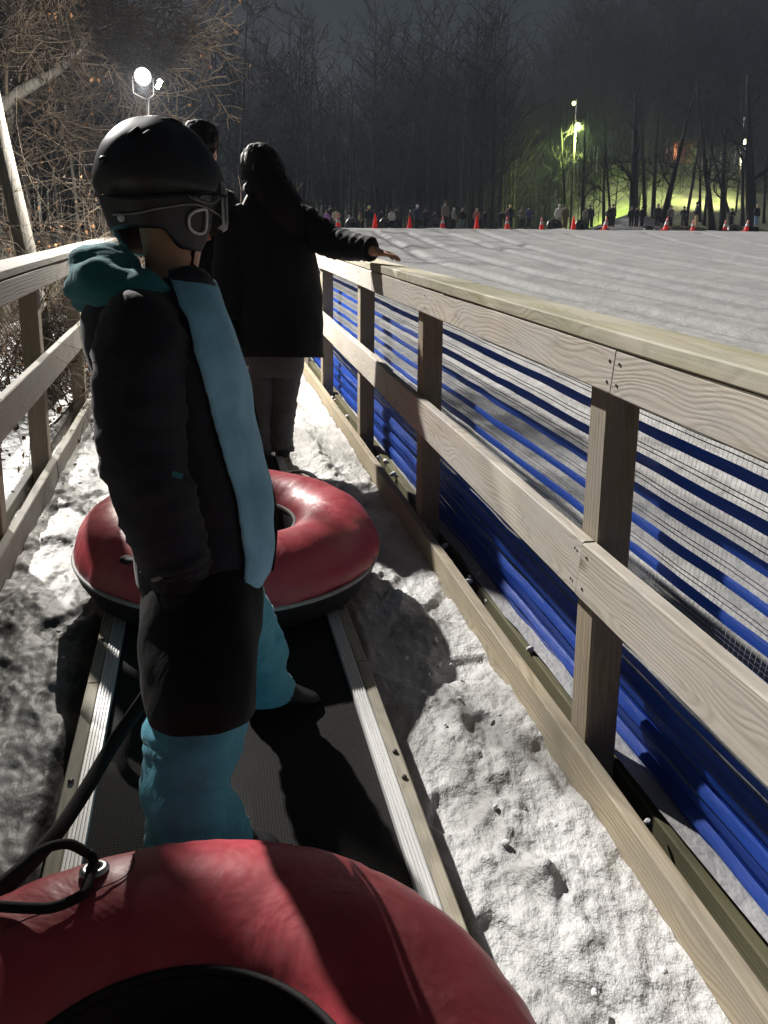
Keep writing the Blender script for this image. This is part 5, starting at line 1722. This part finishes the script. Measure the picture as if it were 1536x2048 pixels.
# --- the wood behind, one dark mass of bare trees
def template(seed, nb, H=18):
    rg = random.Random(seed)
    mb = MB()
    pts = [Vector((0.2*rg.gauss(0, 1)*t, 0.2*rg.gauss(0, 1)*t, -0.6+(H+0.6)*t)) for t in (0, .25, .5, .75, 1)]
    mb.tube(pts, [0.15, 0.12, 0.085, 0.05, 0.015], 4, False)
    for k in range(nb):
        t = 0.22+0.76*(k+rg.random())/nb
        p = pts[0].lerp(pts[-1], t)
        aa = rg.uniform(0, 6.283); L = H*0.30*(1.2-0.85*t)
        d = Vector((math.cos(aa), math.sin(aa), rg.uniform(0.2, 1.3))).normalized()
        q = p+d*L*.5; e = q+(d+Vector((rg.gauss(0, .2), rg.gauss(0, .2), .3))).normalized()*L*.5
        mb.tube([p, q, e], [0.042, 0.030, 0.014], 3, False)
        for s_ in range(6):
            st = p.lerp(e, rg.uniform(.3, .95))
            dd = (d+Vector((rg.gauss(0, .8), rg.gauss(0, .8), rg.gauss(.2, .5)))).normalized()
            mb.tube([st, st+dd*L*rg.uniform(.25, .55)], [0.022, 0.009], 3, False)
    V = np.array([tuple(v) for v in mb.v]); F = np.array([f for f in mb.f if len(f) == 4])
    return V, F
TPL = [template(s_, 30) for s_ in (1, 2, 3, 4)]
rgn = np.random.default_rng(4)
spots = []
for k in range(620):                       # right hillside
    d = rgn.uniform(70, 150); r = rgn.uniform(-0.02, 0.62)*d
    if r > 20 and d < 98 and not (rgn.random() < 0.10): continue
    spots.append((r, d, rgn.uniform(0.75, 1.25)))
for k in range(260):                       # behind the lit slope, taller
    d = rgn.uniform(98, 135); r = rgn.uniform(0.10, 0.64)*d
    spots.append((r, d, rgn.uniform(1.0, 1.5)))
for k in range(620):                       # left woods
    d = rgn.uniform(18, 105); r = -d*rgn.uniform(0.10, 0.85)
    if d < 30 + 45*(0.55+r/d)/0.45: continue
    spots.append((r, d, rgn.uniform(0.7, 1.1)))
for k in range(120):
    d = rgn.uniform(68, 110); r = d*rgn.uniform(-0.14, 0.08)
    spots.append((r, d, rgn.uniform(0.5, 0.8)))
def open_glade(r, d):                      # the clearing the floodlights shine through
    p = FR(r, d, 0)
    q = p.x+math.tan(R_(28))*(p.y-3)
    return -8 < q < 9 and p.y < 75
spots = [q for q in spots if not open_glade(q[0], q[1]) and not (0.16 < q[0]/q[1] < 0.6 and 56 < q[1] < 97)]
for k in range(46):                        # thin growth on the lit slope
    d = rgn.uniform(67, 92); r = d*rgn.uniform(0.20, 0.52)
    spots.append((r, d, rgn.uniform(0.22, 0.5)))
VV, FF = [], []
off = 0
for i, (r, d, s_) in enumerate(spots):
    V, F = TPL[i % 4]
    a = rgn.uniform(0, 6.283); c, q = math.cos(a), math.sin(a)
    p = FR(r, d, 0)
    z = z_ground(p.x, p.y)
    X = np.empty_like(V)
    X[:, 0] = p.x+s_*(V[:, 0]*c-V[:, 1]*q); X[:, 1] = p.y+s_*(V[:, 0]*q+V[:, 1]*c); X[:, 2] = z+s_*V[:, 2]
    VV.append(X); FF.append(F+off); off += len(V)
VV = np.concatenate(VV); FF = np.concatenate(FF)
me = bpy.data.meshes.new('woodland')
me.vertices.add(len(VV)); me.vertices.foreach_set('co', VV.ravel())
me.loops.add(len(FF)*4); me.loops.foreach_set('vertex_index', FF.ravel().astype(np.int32))
me.polygons.add(len(FF)); me.polygons.foreach_set('loop_start', np.arange(0, len(FF)*4, 4, dtype=np.int32))
me.polygons.foreach_set('loop_total', np.full(len(FF), 4, dtype=np.int32))
me.update(calc_edges=True)
wood = link('woodland', me, BARKM, None, False)
tag(wood, 'dark mass of bare winter woodland covering the hill behind the snow', 'woodland', kind='stuff')

# --- near trees on the left, lit by the flood lamp
def branchy(name, main, r0, seed, label, cat, group, side_n, L, lvl, leaves, mat=TWIG, minr=0.0016, kids=(4, 7), bias=Vector((0.15, -0.1, 0.05)), leaf_s=0.03, trunk_name='trunk', spread=0.8):
    rg = random.Random(seed)
    base = Vector(main[0])
    root = empty(name, base)
    tag(root, label, cat, group)
    P = [Vector(p)-base for p in catmull([list(p) for p in main], 22)]
    mb = MB(); mb.tube(P, [r0*(1-0.8*i/21) for i in range(22)], 10, True)
    mb.build(trunk_name, mat if mat is not TWIG else BARK, root)
    mb = MB(); tips = []
    for k in range(side_n):
        t = rg.uniform(0.25, 1.0)*21
        i = min(int(t), 20)
        p = P[i].lerp(P[i+1], t-i)
        ax = (P[i+1]-P[i]).normalized()
        perp = Vector((rg.gauss(0, 1), rg.gauss(0, 0.7), rg.gauss(0, 1))); perp -= ax*perp.dot(ax)
        d = (ax*0.5+perp.normalized()*0.8).normalized()
        grow(mb, rg, p, d, L*rg.uniform(.6, 1.2), max(minr*2, r0*(1-0.8*i/21)*0.40), lvl, bias, 4, spread, kids, minr, tips, 0.20)
    mb.build('crown', TWIG, root)
    if leaves:
        lm = MB()
        for k in range(leaves):
            p, d = rg.choice(tips)
            leaf_quads(lm, rg, p+Vector((rg.gauss(0, .01), rg.gauss(0, .01), rg.gauss(0, .01))), leaf_s*rg.uniform(.6, 1.3))
        o = lm.build('dry_leaves', LEAF, root, False); o['kind'] = 'stuff'
    return root
tb = atW(105, 800, -0.03)
tt = atY(0, 270, tb.y)
branchy('leaning_tree', [tb-Vector((0, 0, .1)), tb.lerp(tt, .5)+Vector((0.02, 0, 0)), tt, tt+(tt-tb)*0.35, tt+(tt-tb)*0.8+Vector((-.1, .1, 0)), tt+(tt-tb)*1.3], 0.088, 3,
        'grey leaning tree trunk right behind the left railing', 'tree', 'trees by the left railing', 3, 0.7, 2, 8, BARK, 0.002, (2, 4))
def px_path(lst, Y): return [atY(a, b, Y+c) for a, b, c in lst]
b0 = S(-2.55, 10.3, -0.1)
branchy('branching_tree', [b0, b0+Vector((0.03, 0, 1.5))] + px_path([(-30, 300, 0), (-5, 222, 0), (60, 172, -.1), (110, 145, -.1), (150, 105, -.2), (185, 60, -.2), (205, 20, -.3), (225, -40, -.3)], 9.5), 0.085, 12,
        'wide branching bare tree with a few dry leaves at the upper left', 'tree', 'trees by the left railing', 24, 1.15, 3, 200, BARK, 0.0038, (4, 6), Vector((0.30, -0.05, 0.0)), 0.045)
b1 = S(-2.4, 11.3, -0.1)
branchy('branching_tree', [b1, b1+Vector((0, 0, 1.8)), *px_path([(20, 230, 0), (40, 120, 0), (70, 20, -.2), (90, -60, -.3)], 10.4)], 0.07, 21,
        'second bare tree with fine drooping twigs behind the branching one', 'tree', 'trees by the left railing', 13, 1.2, 3, 90, BARK, 0.0038, (4, 6), Vector((0.35, 0, -0.10)), 0.045)
b2 = S(-3.0, 12.8, -0.15)
branchy('branching_tree', [b2, b2+Vector((0.1, 0, 1.8)), b2+Vector((0.5, 0.1, 3.0)), b2+Vector((1.0, 0.2, 4.0)), b2+Vector((1.7, 0.2, 4.6))], 0.08, 33,
        'farther bare tree behind the branching ones at the upper left', 'tree', 'trees by the left railing', 12, 1.1, 3, 90, BARK, 0.0038, (4, 6), Vector((0.3, 0, 0.1)), 0.045)
for i, (px, Y, lab) in enumerate(((155, 11, 'thin upright sapling left of the helmet'), (207, 14, 'second thin sapling close to the helmet'), (118, 13, 'thin sapling between leaning trunk and helmet'), (60, 12, 'dim sapling behind the leaning trunk'), (345, 17, 'faint sapling right of the flood lamp'), (250, 16, 'faint sapling behind the flood lamp'))):
    p = atY(px, 500, Y); p.z = z_ground(p.x, p.y)
    branchy('sapling', [p, p+Vector((0.03, 0, 1.5)), p+Vector((-0.05, 0.1, 3.5)), p+Vector((0.1, 0.1, 6.5))], 0.032, 50+i, lab, 'tree', 'saplings in the left woods', 16, 1.0, 2, 0, BARK, 0.003, (3, 5), Vector((0, 0, .3)))

# brushy shrubs with brown leaves
SH = [((60, 500), 6.6, 42, 1.8, 'arching brown shrub behind the leaning trunk'), ((140, 500), 7.4, 42, 1.7, 'tangled brown shrub between leaning trunk and helmet'),
      ((215, 500), 8.2, 34, 1.5, 'low tangled shrub beside the end of the left railing'), ((5, 540), 5.6, 34, 1.5, 'brown leafy shrub at the left edge'), ((25, 700), 6.0, 34, 1.0, 'low brown shrub seen under the left cap rail'), ((110, 640), 7.6, 34, 1.1, 'low twiggy shrub behind the left middle rail')]
for i, (px, Y, n, H, lab) in enumerate(SH):
    rg = random.Random(70+i)
    p = atY(*px, Y)
    u, v, w = slope_of(p); p = S(min(u, -1.15), v, -0.1)
    p = Vector((p.x, p.y, p.y*TG-0.08))
    root = empty('shrub', p); tag(root, lab, 'shrub', 'brown shrubs by the left railing')
    mb = MB(); tips = []
    for k in range(n):
        aa = rg.uniform(0, 6.283)
        d = Vector((math.cos(aa)*0.7, math.sin(aa)*0.7, rg.uniform(0.7, 1.6)))
        st = Vector((rg.gauss(0, .28), rg.gauss(0, .28), 0))
        grow(mb, rg, st, d, H*rg.uniform(.5, 1.0), rg.uniform(.004, .008), 2, Vector((0.1, 0, -0.55)), 3, 0.6, (3, 5), 0.0016, tips, 0.16)
    mb.build('stems', TWIG, root)
    lm = MB()
    for k in range(int(n*7)):
        q, d = rg.choice(tips)
        leaf_quads(lm, rg, q, 0.035*rg.uniform(.6, 1.4))
    o = lm.build('dry_leaves', LEAF, root, False); o['kind'] = 'stuff'
# added bush, out of view, put there to shade the left walkway
rg = random.Random(123)
eb = S(-1.66, 3.45, -0.1)
root = empty('added_shade_bush', eb); tag(root, 'added evergreen bush out of view that shades the left walkway', 'bush')
mb = MB(); mb.tube([Vector((0, 0, -0.1)), Vector((0.02, 0, 0.7)), Vector((0, 0.03, 2.0))], [0.06, 0.045, 0.015], 8); mb.build('trunk', BARK, root)
lm = MB()
for k in range(12000):
    a = rg.uniform(0, 6.283); h = rg.random()**0.8
    rr = 0.80*(1-0.60*h)*math.sqrt(rg.random())
    p = Vector((rr*0.80*math.cos(a), rr*1.12*math.sin(a), 0.04+2.6*h))
    leaf_quads(lm, rg, p, 0.085*rg.uniform(.6, 1.2))
o = lm.build('foliage', plain('evergreen_needles', (0.025, 0.055, 0.028), 0.7, 0.3), root, False); o['kind'] = 'stuff'
# fallen leaves on the verge
rg = random.Random(99); lm = MB()
for k in range(420):
    u = -0.85-abs(rg.gauss(0, 0.8)); v = rg.uniform(1.5, 9)
    leaf_quads(lm, rg, S(u, v, 0.02+0.05*n3(u*1.3, v*1.3, 0)+rg.uniform(0, .02)), 0.04*rg.uniform(.5, 1.3))
fo = lm.build('fallen_leaves', LEAF, None, False)
tag(fo, 'brown fallen leaves scattered on the snow verge left of the railing', 'leaves', kind='stuff')

# ================================================================== far lamps and hut on the slope
def far_lamp(px, py, d, col, power, label, heads, hr=0.22, es=40.0):
    r, z = atD(px, py, d)
    p = FR(r, d, 0); p.z = z_far(r, d)-0.3
    root = empty('flood_lamp', p); tag(root, label, 'lamp', 'flood lamps on the far slope')
    mb = MB(); mb.tube([Vector((0, 0.35, -0.2)), Vector((0, 0.35, (z-p.z)+2.2))], [0.10, 0.07], 10); mb.build('pole', BOLT, root)
    for (dx, dz, k) in heads:
        c = Vector((dx, 0, z-p.z+dz))
        aim_ = Vector((0.0, -1, -0.45)).normalized()
        ro = aim_.to_track_quat('Z', 'Y').to_matrix()
        mb = MB(); mb.lathe([(0.05, -0.35), (hr*.7, -0.3), (hr*1.15, 0.0), (hr*1.2, 0.03), (hr*1.1, 0.02)], 16); mb.v = [ro @ v+c for v in mb.v]
        hd_ = mb.build('housing', METAL, root)
        mb = MB(); mb.lathe([(0.001, -0.02), (hr*1.05, 0.0)], 16); mb.v = [ro @ v+c for v in mb.v]
        mb.build('lens', emit('far_lens', col, es*k), hd_)
        if k >= 1:
            l = bpy.data.lights.new('slope_light', 'SPOT'); l.energy = power; l.color = col; l.shadow_soft_size = 0.25; l.spot_size = R_(120); l.spot_blend = 0.6
            lo_ = bpy.data.objects.new('slope_light', l); COL.objects.link(lo_); lo_.parent = root
            lo_.location = c+aim_*0.45
            lo_.rotation_euler = (-Vector((0.35 if px < 1300 else -0.35, 1.0, -0.40))).to_track_quat('Z', 'Y').to_euler()
far_lamp(1155, 250, 74, (0.74, 1.0, 0.26), 22000, 'yellow-green flood lamp high among the trees above the slope', [(0, 0, 1), (-0.45, 1.75, 0.25)], 0.17, 12)
far_lamp(1490, 285, 74, (0.96, 0.98, 0.52), 16000, 'white flood lamp at the right above the lit slope', [(0, 0, 1)], 0.26, 14)
r, z = atD(1365, 297, 99)
hp = FR(r, 99, 0); hp.z = z_far(r, 99)-0.3
hut = empty('hut', hp, (0, 0, -YAW)); tag(hut, 'small hut with an orange lit corner on top of the slope', 'hut')
mb = MB(); mb.box((0, 0, 1.3), (1.6, 1.4, 1.5)); mb.build('wall', plain('hut_wall', (0.16, 0.06, 0.04), 0.8), hut, False)
mb = MB()
mb.v = [Vector(v) for v in ((-1.85, -1.7, 2.75), (1.85, -1.7, 2.75), (1.85, 1.7, 2.75), (-1.85, 1.7, 2.75), (-1.85, 0, 3.6), (1.85, 0, 3.6))]
mb.f = [(0, 1, 5, 4), (2, 3, 4, 5), (0, 4, 3), (1, 2, 5), (0, 3, 2, 1)]
mb.build('roof', plain('hut_roof', (0.04, 0.035, 0.03), 0.8), hut, False)
mb = MB(); mb.box((-1.30, -1.43, 1.3), (0.16, 0.03, 1.15)); mb.build('glow_panel', emit('glow_panel', (1.0, 0.36, 0.16), 0.55), hut, False)  # glowing panel for the orange corner
mb = MB(); mb.box((-0.5, -1.43, 1.5), (0.30, 0.03, 0.5)); mb.build('glow_panel', emit('dim_panel', (0.9, 0.16, 0.08), 0.10), hut, False)
mb = MB(); mb.box((0.9, -1.43, 1.1), (0.35, 0.03, 1.0)); mb.build('door', plain('hut_door', (0.20, 0.18, 0.14), 0.7), hut, False)

# ================================================================== night haze
hz_c = FR(20, 60, 0)
mb = MB(); mb.box((15, 60, 20), (150, 115, 38)); 
haze = mb.build('haze', None, None, False)
hm, nt, b = nodes_of('night_haze')
nt.nodes.remove(b)
pv = nt.nodes.new('ShaderNodeVolumePrincipled')
pv.inputs['Color'].default_value = (0.66, 0.76, 0.95, 1)
pv.inputs['Density'].default_value = 0.0006
nt.links.new(pv.outputs[0], nt.nodes['Material Output'].inputs['Volume'])
haze.data.materials.append(hm)
tag(haze, 'thin cold night haze over the lit hill', 'haze', kind='stuff')
